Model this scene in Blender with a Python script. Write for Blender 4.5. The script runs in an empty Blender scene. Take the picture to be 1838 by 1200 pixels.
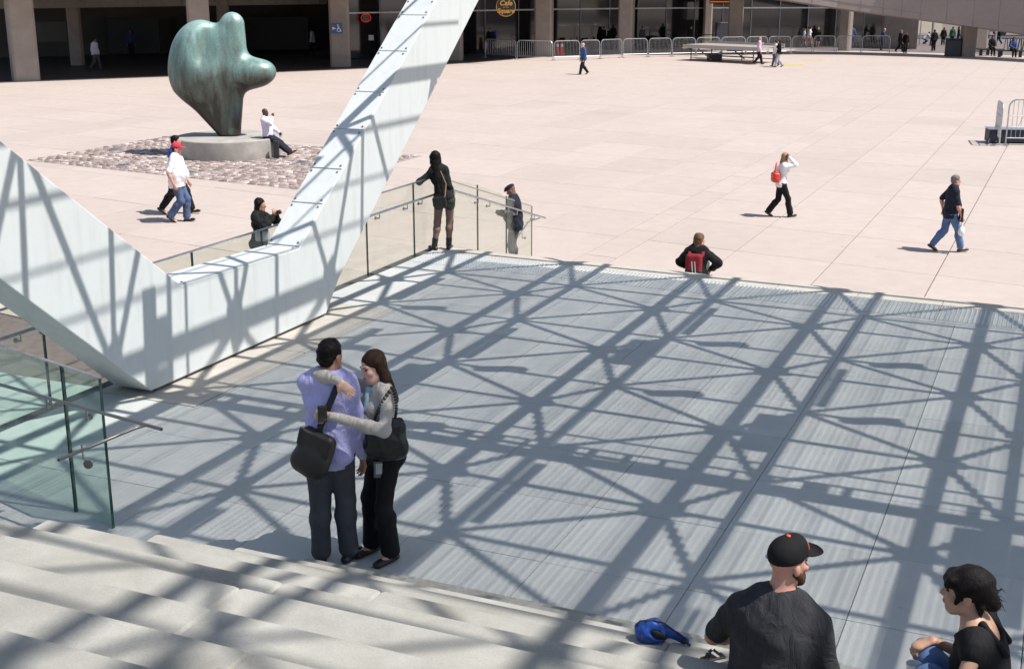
import bpy, bmesh, math, random
import numpy as np
from math import sin, cos, radians, pi, atan, sqrt, floor
from mathutils import Vector, Matrix, noise as mnoise
random.seed(7); np.random.seed(7)
scene = bpy.context.scene
COL = scene.collection

# ------------------------------------------------------------------ camera, sky, sun, exposure
FPX = 2270.0; CZ = 5.45; PITCH = atan(640.0 / FPX)
cam_d = bpy.data.cameras.new('camera'); cam = bpy.data.objects.new('camera', cam_d); COL.objects.link(cam)
cam.location = (0, 0, CZ); cam.rotation_euler = (pi / 2 - PITCH, 0, 0)
cam_d.sensor_width = 36; cam_d.lens = 36 * FPX / 1838.0
cam_d.clip_start = 0.1; cam_d.clip_end = 5000
scene.camera = cam
SUN = Vector((0.58, -0.18, 1.0)).normalized()          # towards the sun
elev = math.asin(SUN.z); azim = math.atan2(SUN.x, SUN.y)
world = bpy.data.worlds.new("World"); scene.world = world; world.use_nodes = True
wn = world.node_tree; wn.nodes.clear()
sky = wn.nodes.new('ShaderNodeTexSky'); sky.sky_type = 'NISHITA'; sky.sun_disc = False
sky.sun_elevation = elev; sky.sun_rotation = azim; sky.air_density = 1.0; sky.dust_density = 1.2; sky.ozone_density = 1.0
bg = wn.nodes.new('ShaderNodeBackground'); bg.inputs['Strength'].default_value = 0.095
out = wn.nodes.new('ShaderNodeOutputWorld')
wn.links.new(sky.outputs[0], bg.inputs[0]); wn.links.new(bg.outputs[0], out.inputs[0])
sun_d = bpy.data.lights.new('sun', 'SUN'); sun_d.energy = 4.5; sun_d.angle = radians(0.53); sun_d.color = (1.0, 0.955, 0.90)
sun = bpy.data.objects.new('sun', sun_d); COL.objects.link(sun)
sun.rotation_euler = SUN.to_track_quat('Z', 'Y').to_euler(); sun.location = (20, -10, 40)
scene.view_settings.view_transform = 'Standard'; scene.view_settings.look = 'None'
scene.view_settings.exposure = 0.42; scene.view_settings.gamma = 1.0; scene.view_settings.use_curve_mapping = False
scene.render.engine = 'CYCLES'
scene.cycles.max_bounces = 8; scene.cycles.transparent_max_bounces = 16

# ------------------------------------------------------------------ helpers
TH = radians(23.5)
U = Vector((sin(TH), cos(TH), 0)); V = Vector((cos(TH), -sin(TH), 0))
def W(a, b, z=0.0): return V * a + U * b + Vector((0, 0, z))      # paving grid (a across, b along) to world
_c, _s = cos(PITCH), sin(PITCH)
def ray(px, py):
    x = (px - 919) / FPX; y = -(py - 600) / FPX
    return Vector((x, _c + y * _s, -_s + y * _c))
O = Vector((0, 0, CZ))
def at(px, py, z):                                                  # point of the photograph on a level z
    d = ray(px, py); return O + d * ((z - CZ) / d.z)
def aty(px, py, y):
    d = ray(px, py); return O + d * (y / d.y)
def hgt(px_y, base):                                                # height above base of an image row
    lo, hi = 0.0, 6.0
    for _ in range(40):
        m = (lo + hi) / 2; q = base + Vector((0, 0, m)) - O
        yy = 600 - FPX * (q.y * _s + q.z * _c) / (q.y * _c - q.z * _s)
        if yy > px_y: lo = m
        else: hi = m
    return m

def tag(o, label=None, cat=None, group=None, kind=None):
    if label: o['label'] = label
    if cat: o['category'] = cat
    if group: o['group'] = group
    if kind: o['kind'] = kind
    return o
def empty(name, loc=(0, 0, 0), rz=0.0, parent=None):
    o = bpy.data.objects.new(name, None); COL.objects.link(o)
    o.location = loc; o.rotation_euler = (0, 0, rz); o.empty_display_size = 0.2
    if parent: o.parent = parent
    return o
def thing(name, label, cat, loc=(0, 0, 0), rz=0.0, group=None):
    return tag(empty(name, loc, rz), label, cat, group)
def link(name, me, parent=None, loc=None, rz=None):
    o = bpy.data.objects.new(name, me); COL.objects.link(o)
    if parent: o.parent = parent
    if loc is not None: o.location = loc
    if rz is not None: o.rotation_euler = (0, 0, rz)
    return o
def copy_tree(o, parent=None):
    c = o.copy(); COL.objects.link(c); c.parent = parent
    for ch in list(o.children): copy_tree(ch, c)
    return c

class MB:
    """collects simple shapes into one mesh"""
    def __init__(s, f=None): s.v = []; s.f = []; s.map = f
    def add(s, vs, fs):
        n = len(s.v)
        s.v += [tuple(s.map(Vector(v))) if s.map else tuple(v) for v in vs]
        s.f += [[i + n for i in q] for q in fs]
    def box(s, x0, x1, y0, y1, z0, z1, M=None):
        vs = [Vector((x, y, z)) for z in (z0, z1) for y in (y0, y1) for x in (x0, x1)]
        if M: vs = [M @ v for v in vs]
        s.add(vs, [(0, 2, 3, 1), (4, 5, 7, 6), (0, 1, 5, 4), (2, 6, 7, 3), (0, 4, 6, 2), (1, 3, 7, 5)]); return s
    def cbox(s, x0, x1, y0, y1, z0, z1, c=0.01):                    # box with chamfered top rim and upright edges
        def ring(i, z, k): return [(x0 + i + k, y0 + i, z), (x1 - i - k, y0 + i, z), (x1 - i, y0 + i + k, z), (x1 - i, y1 - i - k, z), (x1 - i - k, y1 - i, z), (x0 + i + k, y1 - i, z), (x0 + i, y1 - i - k, z), (x0 + i, y0 + i + k, z)]
        vs = ring(0, z0, c) + ring(0, z1 - c, c) + ring(c, z1, c)
        fs = [list(range(7, -1, -1)), list(range(16, 24))]
        for r in (0, 8):
            for i in range(8): fs.append((r + i, r + (i + 1) % 8, r + 8 + (i + 1) % 8, r + 8 + i))
        s.add(vs, fs); return s
    def prism(s, poly, d):                                          # polygon (3-D points) pushed along d
        n = len(poly); d = Vector(d); p = [Vector(q) for q in poly]
        s.add(p + [q + d for q in p], [list(range(n - 1, -1, -1)), list(range(n, 2 * n))] + [(i, (i + 1) % n, n + (i + 1) % n, n + i) for i in range(n)]); return s
    def bar(s, a, b, w, h=None, up=(0, 0, 1)):
        a = Vector(a); b = Vector(b); h = h or w; d = (b - a).normalized(); up = Vector(up)
        x = d.cross(up)
        if x.length < 1e-4: x = d.cross(Vector((0, 1, 0)))
        x.normalize(); y = x.cross(d)
        x *= w / 2; y *= h / 2
        s.add([a - x - y, a + x - y, a + x + y, a - x + y, b - x - y, b + x - y, b + x + y, b - x + y],
              [(3, 2, 1, 0), (4, 5, 6, 7), (0, 1, 5, 4), (1, 2, 6, 5), (2, 3, 7, 6), (3, 0, 4, 7)]); return s
    def tube(s, pts, r, n=8, closed=False):
        pts = [Vector(p) for p in pts]; m = len(pts); rs = r if isinstance(r, (list, tuple)) else [r] * m
        vs = []; x = None
        for i, p in enumerate(pts):
            a = pts[i - 1] if (i > 0 or closed) else p; b = pts[(i + 1) % m] if (i < m - 1 or closed) else p
            d = (b - a).normalized()
            if x is None:
                x = d.cross(Vector((0, 0, 1)))
                if x.length < 0.05: x = d.cross(Vector((0, 1, 0)))
            x = (x - d * x.dot(d)).normalized(); y = d.cross(x)
            for k in range(n):
                t = 2 * pi * k / n; vs.append(p + (x * cos(t) + y * sin(t)) * rs[i])
        fs = []
        for i in range(m if closed else m - 1):
            j = (i + 1) % m
            for k in range(n): fs.append((i * n + k, i * n + (k + 1) % n, j * n + (k + 1) % n, j * n + k))
        if not closed: fs += [list(range(n - 1, -1, -1)), list(range((m - 1) * n, m * n))]
        s.add(vs, fs); return s
    def lathe(s, prof, n=32, c=(0, 0, 0), sx=1.0, sy=1.0):
        c = Vector(c); vs = []; m = len(prof)
        for r, z in prof:
            for k in range(n):
                t = 2 * pi * k / n; vs.append(c + Vector((r * cos(t) * sx, r * sin(t) * sy, z)))
        fs = [(i * n + k, i * n + (k + 1) % n, (i + 1) * n + (k + 1) % n, (i + 1) * n + k) for i in range(m - 1) for k in range(n)]
        fs += [list(range(n - 1, -1, -1)), list(range((m - 1) * n, m * n))]
        s.add(vs, fs); return s
    def mesh(s, name, mat, smooth=False):
        me = bpy.data.meshes.new(name); me.from_pydata(s.v, [], s.f)
        if mat: me.materials.append(mat)
        if smooth:
            me.polygons.foreach_set('use_smooth', [True] * len(me.polygons))
            me.set_sharp_from_angle(angle=radians(38))
        me.update(); return me
    def build(s, name, mat, parent=None, smooth=False, loc=None, rz=None):
        return link(name, s.mesh(name, mat, smooth), parent, loc, rz)

def grid(v): return W(v.x, v.y, v.z)                                # MB map: (a, b, z) to world
# ------------------------------------------------------------------ materials
def hexlin(h):
    h = h.lstrip('#'); c = [int(h[i:i + 2], 16) / 255 for i in (0, 2, 4)]
    return [x / 12.92 if x <= 0.04045 else ((x + 0.055) / 1.055) ** 2.4 for x in c]
_M = {}
class NT:
    def __init__(s, m): s.t = m.node_tree; s.t.nodes.clear(); s.o = s.n('ShaderNodeOutputMaterial')
    def n(s, k, **kw):
        x = s.t.nodes.new(k)
        for a, b in kw.items(): setattr(x, a, b)
        return x
    def l(s, a, b): s.t.links.new(a, b)
    def noise(s, co, scale, detail=4, rough=0.55, dist=0.0):
        x = s.n('ShaderNodeTexNoise'); x.inputs['Scale'].default_value = scale; x.inputs['Detail'].default_value = detail
        x.inputs['Roughness'].default_value = rough; x.inputs['Distortion'].default_value = dist; s.l(co, x.inputs['Vector']); return x.outputs['Fac']
    def ramp(s, f, stops):
        r = s.n('ShaderNodeValToRGB'); e = r.color_ramp.elements
        while len(e) < len(stops): e.new(0.5)
        for q, (p, c) in zip(e, stops): q.position = p; q.color = (*c, 1) if len(c) == 3 else c
        s.l(f, r.inputs[0]); return r.outputs[0]
    def mix(s, fac, a, b, mode='MIX'):
        m = s.n('ShaderNodeMix', data_type='RGBA', blend_type=mode)
        for sock, v in ((m.inputs[0], fac), (m.inputs[6], a), (m.inputs[7], b)):
            if isinstance(v, (int, float)): sock.default_value = v
            elif isinstance(v, (tuple, list)): sock.default_value = (*v, 1)[:4]
            else: s.l(v, sock)
        return m.outputs[2]
    def math(s, op, a, b=0.0):
        m = s.n('ShaderNodeMath', operation=op)
        for sock, v in ((m.inputs[0], a), (m.inputs[1], b)):
            if isinstance(v, (int, float)): sock.default_value = v
            else: s.l(v, sock)
        return m.outputs[0]
    def bump(s, h, strength, dist=0.01):
        b = s.n('ShaderNodeBump'); b.inputs['Strength'].default_value = strength; b.inputs['Distance'].default_value = dist
        s.l(h, b.inputs['Height']); return b.outputs[0]
    def pbsdf(s, col, rough=0.6, metal=0.0, normal=None, spec=0.5):
        p = s.n('ShaderNodeBsdfPrincipled')
        if isinstance(col, (tuple, list)): p.inputs['Base Color'].default_value = (*col, 1)[:4]
        else: s.l(col, p.inputs['Base Color'])
        if isinstance(rough, (int, float)): p.inputs['Roughness'].default_value = rough
        else: s.l(rough, p.inputs['Roughness'])
        p.inputs['Metallic'].default_value = metal; p.inputs['Specular IOR Level'].default_value = spec
        if normal is not None: s.l(normal, p.inputs['Normal'])
        s.l(p.outputs[0], s.o.inputs[0]); return p
def newmat(name):
    m = bpy.data.materials.new(name); m.use_nodes = True; return m, NT(m)

def m_flat(name, col, rough=0.6, metal=0.0, var=0.12, scale=8.0, bump=0.0, bscale=60.0, spec=0.5, obj=True):
    """one colour with soft mottling in object space"""
    if name in _M: return _M[name]
    m, t = newmat(name); co = t.n('ShaderNodeTexCoord').outputs['Object' if obj else 'Generated']
    if isinstance(col, str): col = hexlin(col)
    f = t.noise(co, scale, 5)
    lo = [c * (1 - var) for c in col]; hi = [min(1, c * (1 + var)) for c in col]
    c = t.ramp(f, [(0.3, lo), (0.7, hi)])
    nrm = t.bump(t.noise(co, bscale, 4), bump, 0.004) if bump else None
    t.pbsdf(c, rough, metal, nrm, spec); _M[name] = m; return m

def m_concrete(name, col, stain, var=0.16, rnd=0.12, speck=True, rough=0.85, big=0.35, bump=0.25, tint=None):
    m, t = newmat(name); geo = t.n('ShaderNodeNewGeometry').outputs['Position']
    base = t.ramp(t.noise(geo, 2.3, 8, 0.6), [(0.25, [c * (1 - var) for c in col]), (0.75, [c * (1 + var) for c in col])])
    fine = t.noise(geo, 90, 3, 0.7)
    base = t.mix(0.22, base, t.ramp(fine, [(0.3, (0.25, 0.25, 0.25)), (0.7, (0.78, 0.78, 0.78))]), 'OVERLAY')
    large = t.noise(geo, big, 5, 0.6, 0.4)
    base = t.mix(t.ramp(large, [(0.45, (0, 0, 0)), (0.75, (0.6, 0.6, 0.6))]), base, [c * s for c, s in zip(col, stain)])
    if speck:
        v = t.n('ShaderNodeTexVoronoi'); v.inputs['Scale'].default_value = 3.1; t.l(geo, v.inputs['Vector'])
        d = t.math('ADD', v.outputs['Distance'], t.math('MULTIPLY', t.noise(geo, 25, 3), 0.05))
        spots = t.math('LESS_THAN', d, 0.075)
        base = t.mix(t.math('MULTIPLY', spots, 0.35), base, [c * 0.45 for c in col])
        v2 = t.n('ShaderNodeTexVoronoi'); v2.inputs['Scale'].default_value = 0.9; t.l(geo, v2.inputs['Vector'])
        d2 = t.math('ADD', v2.outputs['Distance'], t.math('MULTIPLY', t.noise(geo, 9, 5, 0.7), 0.28))
        base = t.mix(t.math('MULTIPLY', t.math('LESS_THAN', d2, 0.20), 0.22), base, [c * 0.55 for c in col])
    if rnd:
        r = t.n('ShaderNodeObjectInfo').outputs['Random']
        base = t.mix(1.0, base, t.ramp(r, [(0, (1 - rnd,) * 3), (0.5, (1, 1 - rnd * .15, 1 - rnd * .2)), (1, (1 + rnd * .3,) * 3)]), 'MULTIPLY')
    nrm = t.bump(t.noise(geo, 160, 4, 0.6), bump, 0.003)
    t.pbsdf(base, rough, 0, nrm, 0.3); return m

M_plaza = m_concrete('plaza_concrete', (0.47, 0.40, 0.355), (0.90, 0.89, 0.88), var=0.07, rnd=0.06, big=0.22)
M_joint = m_flat('joint_dark', (0.16, 0.13, 0.12), 0.95, var=0.2)
M_deck = m_concrete('deck_concrete', (0.455, 0.475, 0.46), (0.88, 0.9, 0.92), var=0.08, rnd=0.07, big=0.5)
M_djoint = m_flat('deck_joint', (0.10, 0.095, 0.09), 0.95)
M_border = m_concrete('border_stone', (0.46, 0.435, 0.385), (0.8, 0.8, 0.78), var=0.14, rnd=0.05, big=0.8)
M_step = m_concrete('step_stone', (0.355, 0.352, 0.318), (0.70, 0.68, 0.62), var=0.20, rnd=0.05, big=1.1, rough=0.8)
M_pod = m_concrete('podium_concrete', (0.31, 0.262, 0.228), (0.75, 0.74, 0.72), var=0.12, rnd=0.12, speck=False, big=0.3)
M_ramp = m_concrete('ramp_concrete', (0.32, 0.27, 0.25), (0.85, 0.85, 0.85), var=0.06, rnd=0.0, speck=False, big=0.15)
M_drum = m_concrete('drum_concrete', (0.40, 0.38, 0.345), (0.62, 0.6, 0.57), var=0.22, rnd=0.0, big=1.6)

def m_cobble():
    m, t = newmat('cobble_stone'); geo = t.n('ShaderNodeNewGeometry').outputs['Position']
    oi = t.n('ShaderNodeObjectInfo').outputs['Random']
    v = t.n('ShaderNodeTexVoronoi'); v.inputs['Scale'].default_value = 3.4; t.l(geo, v.inputs['Vector'])
    sep = t.n('ShaderNodeSeparateColor'); t.l(v.outputs['Color'], sep.inputs[0])
    r = t.math('FRACT', t.math('ADD', oi, sep.outputs[0]))
    c = t.ramp(r, [(0, (0.20, 0.16, 0.145)), (0.3, (0.33, 0.26, 0.235)), (0.55, (0.28, 0.225, 0.20)), (0.8, (0.44, 0.36, 0.33)), (1.0, (0.60, 0.53, 0.49))])
    c = t.mix(0.35, c, t.ramp(t.noise(geo, 40, 4), [(0.3, (0.2,) * 3), (0.7, (0.8,) * 3)]), 'OVERLAY')
    t.pbsdf(c, 0.8, 0, t.bump(t.noise(geo, 45, 4), 0.5, 0.01), 0.3); return m
M_cobble = m_cobble()
M_mortar = m_flat('mortar', (0.36, 0.30, 0.27), 0.95, var=0.2, scale=3)

def m_white():
    m, t = newmat('white_painted_steel'); geo = t.n('ShaderNodeNewGeometry').outputs['Position']
    st = t.n('ShaderNodeMapping'); st.inputs['Scale'].default_value = (5, 5, 0.7); t.l(geo, st.inputs[0])
    dirt = t.ramp(t.noise(st.outputs[0], 1.5, 6, 0.65), [(0.48, (0, 0, 0)), (0.8, (0.5,) * 3)])
    c = t.mix(dirt, (0.63, 0.665, 0.66), (0.47, 0.48, 0.465))
    t.pbsdf(c, 0.38, 0, t.bump(t.noise(geo, 3.0, 2), 0.04, 0.02), 0.5); return m
M_white = m_white()
M_steel = m_flat('brushed_steel', (0.50, 0.50, 0.49), 0.35, 1.0, 0.1)
M_rail = m_flat('rail_steel', (0.30, 0.29, 0.28), 0.32, 1.0, 0.1)
M_galv = m_flat('galvanised_steel', (0.52, 0.53, 0.54), 0.45, 0.9, 0.15)
M_darksteel = m_flat('dark_steel', (0.055, 0.06, 0.062), 0.5, 0.6, 0.2)
M_dullsteel = m_flat('dull_steel', (0.22, 0.23, 0.24), 0.5, 0.8, 0.2)
M_plinth = m_flat('plinth_grey', (0.10, 0.10, 0.10), 0.8)
M_bolt = m_flat('bolt_head', (0.30, 0.28, 0.26), 0.4, 0.8)
M_black = m_flat('black_matt', (0.016, 0.016, 0.017), 0.6)

def m_glass(name, tint, gloss=1.0, alpha=0.0, film=(0.6, 0.75, 0.7)):
    """thin pane: tinted see-through with a fresnel reflection and a little dust"""
    m, t = newmat(name)
    tr = t.n('ShaderNodeBsdfTransparent'); tr.inputs[0].default_value = (*tint, 1)
    gl = t.n('ShaderNodeBsdfGlossy'); gl.inputs['Roughness'].default_value = 0.02; gl.inputs[0].default_value = (gloss, gloss, gloss, 1)
    lw = t.n('ShaderNodeLayerWeight'); lw.inputs[0].default_value = 0.5
    fr = t.math('MULTIPLY_ADD' if False else 'ADD', t.math('MULTIPLY', t.math('POWER', lw.outputs['Facing'], 4.5), 0.55), 0.025)
    mx = t.n('ShaderNodeMixShader'); t.l(fr, mx.inputs[0]); t.l(tr.outputs[0], mx.inputs[1]); t.l(gl.outputs[0], mx.inputs[2])
    res = mx.outputs[0]
    if alpha:
        df = t.n('ShaderNodeBsdfDiffuse'); df.inputs[0].default_value = (*film, 1)
        m2 = t.n('ShaderNodeMixShader'); m2.inputs[0].default_value = alpha; t.l(res, m2.inputs[1]); t.l(df.outputs[0], m2.inputs[2]); res = m2.outputs[0]
    t.l(res, t.o.inputs[0]); return m
M_glass = m_glass('guard_glass', (0.93, 0.95, 0.92), alpha=0.035, film=(.55, .6, .55))
M_glassnear = m_glass('stair_glass', (0.80, 0.90, 0.875), alpha=0.03)
M_glassedge = m_flat('glass_edge', (0.015, 0.06, 0.05), 0.15)
M_window = m_flat('window_dark', (0.012, 0.013, 0.014), 0.06, 0.0, 0.3, 0.4, spec=0.9)

def m_bronze():
    m, t = newmat('patina_bronze'); geo = t.n('ShaderNodeNewGeometry').outputs['Position']
    nrm = t.n('ShaderNodeNewGeometry').outputs['Normal']; sp = t.n('ShaderNodeSeparateXYZ'); t.l(nrm, sp.inputs[0])
    sp2 = t.n('ShaderNodeSeparateXYZ'); t.l(geo, sp2.inputs[0])
    drip = t.n('ShaderNodeMapping'); drip.inputs['Scale'].default_value = (3, 3, 0.5); t.l(geo, drip.inputs[0])
    up = t.math('ADD', t.math('MULTIPLY', sp.outputs['Z'], 0.22), t.math('MULTIPLY', sp2.outputs['Z'], 0.11))
    f = t.math('ADD', up, t.math('MULTIPLY', t.noise(drip.outputs[0], 1.3, 6, 0.6), 0.75))
    c = t.ramp(f, [(0.42, (0.045, 0.04, 0.034)), (0.62, (0.12, 0.15, 0.13)), (0.85, (0.21, 0.33, 0.29)), (1.0, (0.36, 0.52, 0.47))])
    c = t.mix(0.3, c, t.ramp(t.noise(geo, 22, 4), [(0.3, (0.25,) * 3), (0.7, (0.75,) * 3)]), 'OVERLAY')
    t.pbsdf(c, 0.42, 0.35, t.bump(t.noise(geo, 12, 4), 0.12, 0.02), 0.5); return m
M_bronze = m_bronze()

def m_cloth(name, col, rough=0.85, var=0.14, weave=220.0, wr=0.35, wscale=7.0, stripe=None, sheen=0.0):
    """woven cloth: slight mottling, soft creases by bump, optional vertical stripe"""
    if name in _M: return _M[name]
    if isinstance(col, str): col = hexlin(col)
    m, t = newmat(name); co = t.n('ShaderNodeTexCoord').outputs['Object']
    f = t.noise(co, 5, 6, 0.6)
    c = t.ramp(f, [(0.3, [x * (1 - var) for x in col]), (0.7, [min(1, x * (1 + var)) for x in col])])
    fine = t.noise(co, weave, 2)
    c = t.mix(0.25, c, t.ramp(fine, [(0.3, (0.3,) * 3), (0.7, (0.7,) * 3)]), 'OVERLAY')
    st = t.n('ShaderNodeMapping'); st.inputs['Scale'].default_value = (1.2, 1.2, 0.65); t.l(co, st.inputs[0])
    h = t.math('ADD', t.noise(st.outputs[0], wscale, 4, 0.55, 1.2), t.math('MULTIPLY', fine, 0.06))
    p = t.pbsdf(c, rough, 0, t.bump(h, wr, 0.035), 0.25)
    if sheen: p.inputs['Sheen Weight'].default_value = sheen
    _M[name] = m; return m
def m_skin(name, col):
    if name in _M: return _M[name]
    if isinstance(col, str): col = hexlin(col)
    m, t = newmat(name); co = t.n('ShaderNodeTexCoord').outputs['Object']
    f = t.noise(co, 14, 5)
    c = t.ramp(f, [(0.3, [col[0] * .92, col[1] * .84, col[2] * .82]), (0.7, [col[0] * 1.06, col[1] * 1.04, col[2] * 1.02])])
    p = t.pbsdf(c, 0.5, 0, t.bump(t.noise(co, 140, 3), 0.12, 0.002), 0.4)
    p.inputs['Subsurface Weight'].default_value = 0.08; p.inputs['Subsurface Radius'].default_value = (0.02, 0.008, 0.004)
    _M[name] = m; return m
def m_hair(name, col, rough=0.42):
    if name in _M: return _M[name]
    if isinstance(col, str): col = hexlin(col)
    m, t = newmat(name); co = t.n('ShaderNodeTexCoord').outputs['Object']
    st = t.n('ShaderNodeMapping'); st.inputs['Scale'].default_value = (60, 60, 5); t.l(co, st.inputs[0])
    f = t.noise(st.outputs[0], 2.2, 4, 0.6)
    c = t.ramp(f, [(0.3, [x * 0.55 for x in col]), (0.7, [x * 1.6 for x in col])])
    t.pbsdf(c, 0.5, 0, t.bump(f, 0.6, 0.006), 0.09); _M[name] = m; return m
SK = {'pale': m_skin('skin_pale', (0.62, 0.40, 0.31)), 'tan': m_skin('skin_tan', (0.46, 0.27, 0.18)), 'olive': m_skin('skin_olive', (0.50, 0.31, 0.22)),
      'brown': m_skin('skin_brown', (0.20, 0.11, 0.075)), 'dark': m_skin('skin_dark', (0.085, 0.045, 0.032)), 'red': m_skin('skin_ruddy', (0.58, 0.31, 0.24))}
HR = {'black': m_hair('hair_black', (0.010, 0.008, 0.008)), 'brown': m_hair('hair_brown', (0.035, 0.019, 0.013)), 'blond': m_hair('hair_blond', (0.30, 0.19, 0.10)),
      'grey': m_hair('hair_grey', (0.16, 0.15, 0.145)), 'light': m_hair('hair_light_brown', (0.13, 0.075, 0.045)), 'beard': m_hair('hair_beard', (0.07, 0.035, 0.02))}
# ------------------------------------------------------------------ plaza: base sheet and paving slabs
def proj(p):
    q = Vector(p) - O; dep = q.y * _c - q.z * _s; up = q.y * _s + q.z * _c
    return (919 + FPX * q.x / dep, 600 - FPX * up / dep, dep)
g = MB(); g.box(-900, 900, -300, 2500, -0.6, -0.075)
ground = tag(g.build('ground', M_plaza), kind='structure')
plaza = tag(MB().box(-75, 75, 3, 150, -0.074, -0.028).build('plaza', M_joint), kind='structure')
UP = (U * cos(radians(0.6)) + V * sin(radians(0.6))); VP = (V * cos(radians(9.5)) - U * sin(radians(9.5)))
O0 = W(-8.78, 23.0)
cols = [(0.0, 0.73)] + [(0.73 + 2.015 * i, 0.73 + 2.015 * (i + 1)) for i in range(20)] + [(-2.015 * (i + 1), -2.015 * i) for i in range(30)]
ROW = 2.9
DK = lambda a: 18.65 - 0.05 * (a + 9.4)                              # front edge of the raised deck
def slab_mesh(w):
    m = MB(lambda v: VP * (v.x / cos(radians(10.1))) + UP * v.y + Vector((0, 0, v.z)))
    m.cbox(0.010, w - 0.010, 0.009, ROW - 0.009, -0.06, 0.0, 0.006); return m
sm_full = slab_mesh(2.015).mesh('paving_slab', M_plaza); sm_thin = slab_mesh(0.73).mesh('paving_slab_narrow', M_plaza)
cand = []
for (c0, c1) in cols:
    for r in range(-3, 27):
        jit = 0.0 if c1 - c0 > 1 else 0.9
        p = O0 + VP * (c0 / cos(radians(10.1))) + UP * (r * ROW + jit)
        ctr = p + VP * ((c1 - c0) / 2) + UP * (ROW / 2)
        a, b = ctr.dot(V), ctr.dot(U)
        if a > -8.4 and b < DK(a) - 2.2: continue
        if ctr.y < 12 or ctr.y > 112 or abs(ctr.x) > 0.46 * ctr.y + 6: continue
        x, y, d = proj(ctr)
        cand.append((ctr.length, p, c1 - c0))
cand.sort(key=lambda q: q[0])
for d, p, w in cand[:290]:
    o = link('paving_slab', sm_full if w > 1 else sm_thin, plaza, p + Vector((0, 0, random.uniform(-0.003, 0.001))))
rest = MB()
for d, p, w in cand[290:]:
    m = MB(); dx = VP * (w / cos(radians(10.1)) - 0.012); dy = UP * (ROW - 0.012)
    m.prism([p, p + dx, p + dx + dy, p + dy], (0, 0, -0.03)); rest.add(m.v, m.f)
tag(rest.build('paving_slab', M_plaza, plaza), kind='stuff')

# ------------------------------------------------------------------ cobbled bed round the sculpture
CB = [W(-29.43, 29.93), W(-18.65, 28.49), W(-18.6, 35.74), W(-29.4, 37.2)]
bed = tag(MB().prism([p + Vector((0, 0, 0.004)) for p in CB], (0, 0, -0.05)).build('cobbled_bed', M_mortar), kind='structure')
DR = Vector((-9.05, 40.5, 0)); DR_R = 1.66; DR_H = 0.60                      # drum: centre, radius, height
stones = []
nr = 34
for i in range(nr):
    t0 = i / nr; nc = 30 + (i % 3)
    for j in range(nc):
        s0 = (j + (0.5 if i % 2 else 0)) / nc
        if s0 > 0.985: continue
        L = CB[0].lerp(CB[3], t0 + 0.5 / nr); R = CB[1].lerp(CB[2], t0 + 0.5 / nr)
        p = L.lerp(R, s0 + 0.5 / nc)
        if (p - DR).length < DR_R + 0.1 or s0 + 0.5 / nc > 0.99: continue
        stones.append((p.length, p))
stones.sort(key=lambda q: q[0])
def stone_shape(rg, wx=0.345, wy=0.205):
    n = 8; sx = wx / 2 * rg.uniform(0.78, 1.0); sy = wy / 2 * rg.uniform(0.78, 1.0)
    ring = []
    for k in range(n):
        t = 2 * pi * (k + 0.5) / n
        cx = math.copysign(abs(cos(t)) ** 0.6, cos(t)); cy = math.copysign(abs(sin(t)) ** 0.6, sin(t))
        ring.append((cx * sx * rg.uniform(0.9, 1.05), cy * sy * rg.uniform(0.9, 1.05)))
    h = rg.uniform(0.02, 0.045)
    vs = [(x, y, 0.0) for x, y in ring] + [(x * 0.82, y * 0.82, h * rg.uniform(0.7, 1)) for x, y in ring] + [(0, 0, h * 1.12)]
    fs = [(k, (k + 1) % n, n + (k + 1) % n, n + k) for k in range(n)] + [(n + k, n + (k + 1) % n, 2 * n) for k in range(n)]
    return vs, fs
rg = random.Random(3)
kinds = []
for _ in range(9):
    m = MB(); m.add(*stone_shape(rg)); kinds.append(m.mesh('cobble', M_cobble, False))
for d, p in stones[:285]:
    link('cobble', rg.choice(kinds), bed, p + Vector((rg.uniform(-.02, .02), rg.uniform(-.02, .02), 0.003)), -TH + rg.uniform(-.09, .09) + rg.choice((0, pi)))
rest = MB()
for d, p in stones[285:]:
    vs, fs = stone_shape(rg); R = Matrix.Rotation(-TH + rg.uniform(-.09, .09), 3, 'Z')
    rest.add([R @ Vector(v) + p + Vector((0, 0, 0.003)) for v in vs], fs)
tag(rest.build('cobble', M_cobble, bed), kind='stuff')
for (x, y) in ((205, 271), (222, 299), (340, 312), (545, 293)):        # small round ground lights let into the cobbles
    p = at(x, y, 0); t = thing('ground_light', {205: 'round ground light in the cobbles farthest from the white leg', 222: 'round ground light in the cobbles left of the red capped man', 340: 'round ground light in the cobbles right of the red capped man', 545: 'round ground light in the cobbles beside the white leg'}[x], 'ground light', p, 0, 'ground lights in the cobbles')
    MB().lathe([(0.21, 0.0), (0.21, 0.05), (0.17, 0.058)], 20).build('rim', M_galv, t)
    MB().lathe([(0.165, 0.05), (0.165, 0.062), (0.1, 0.068)], 20).build('lens', M_steel, t)

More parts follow.
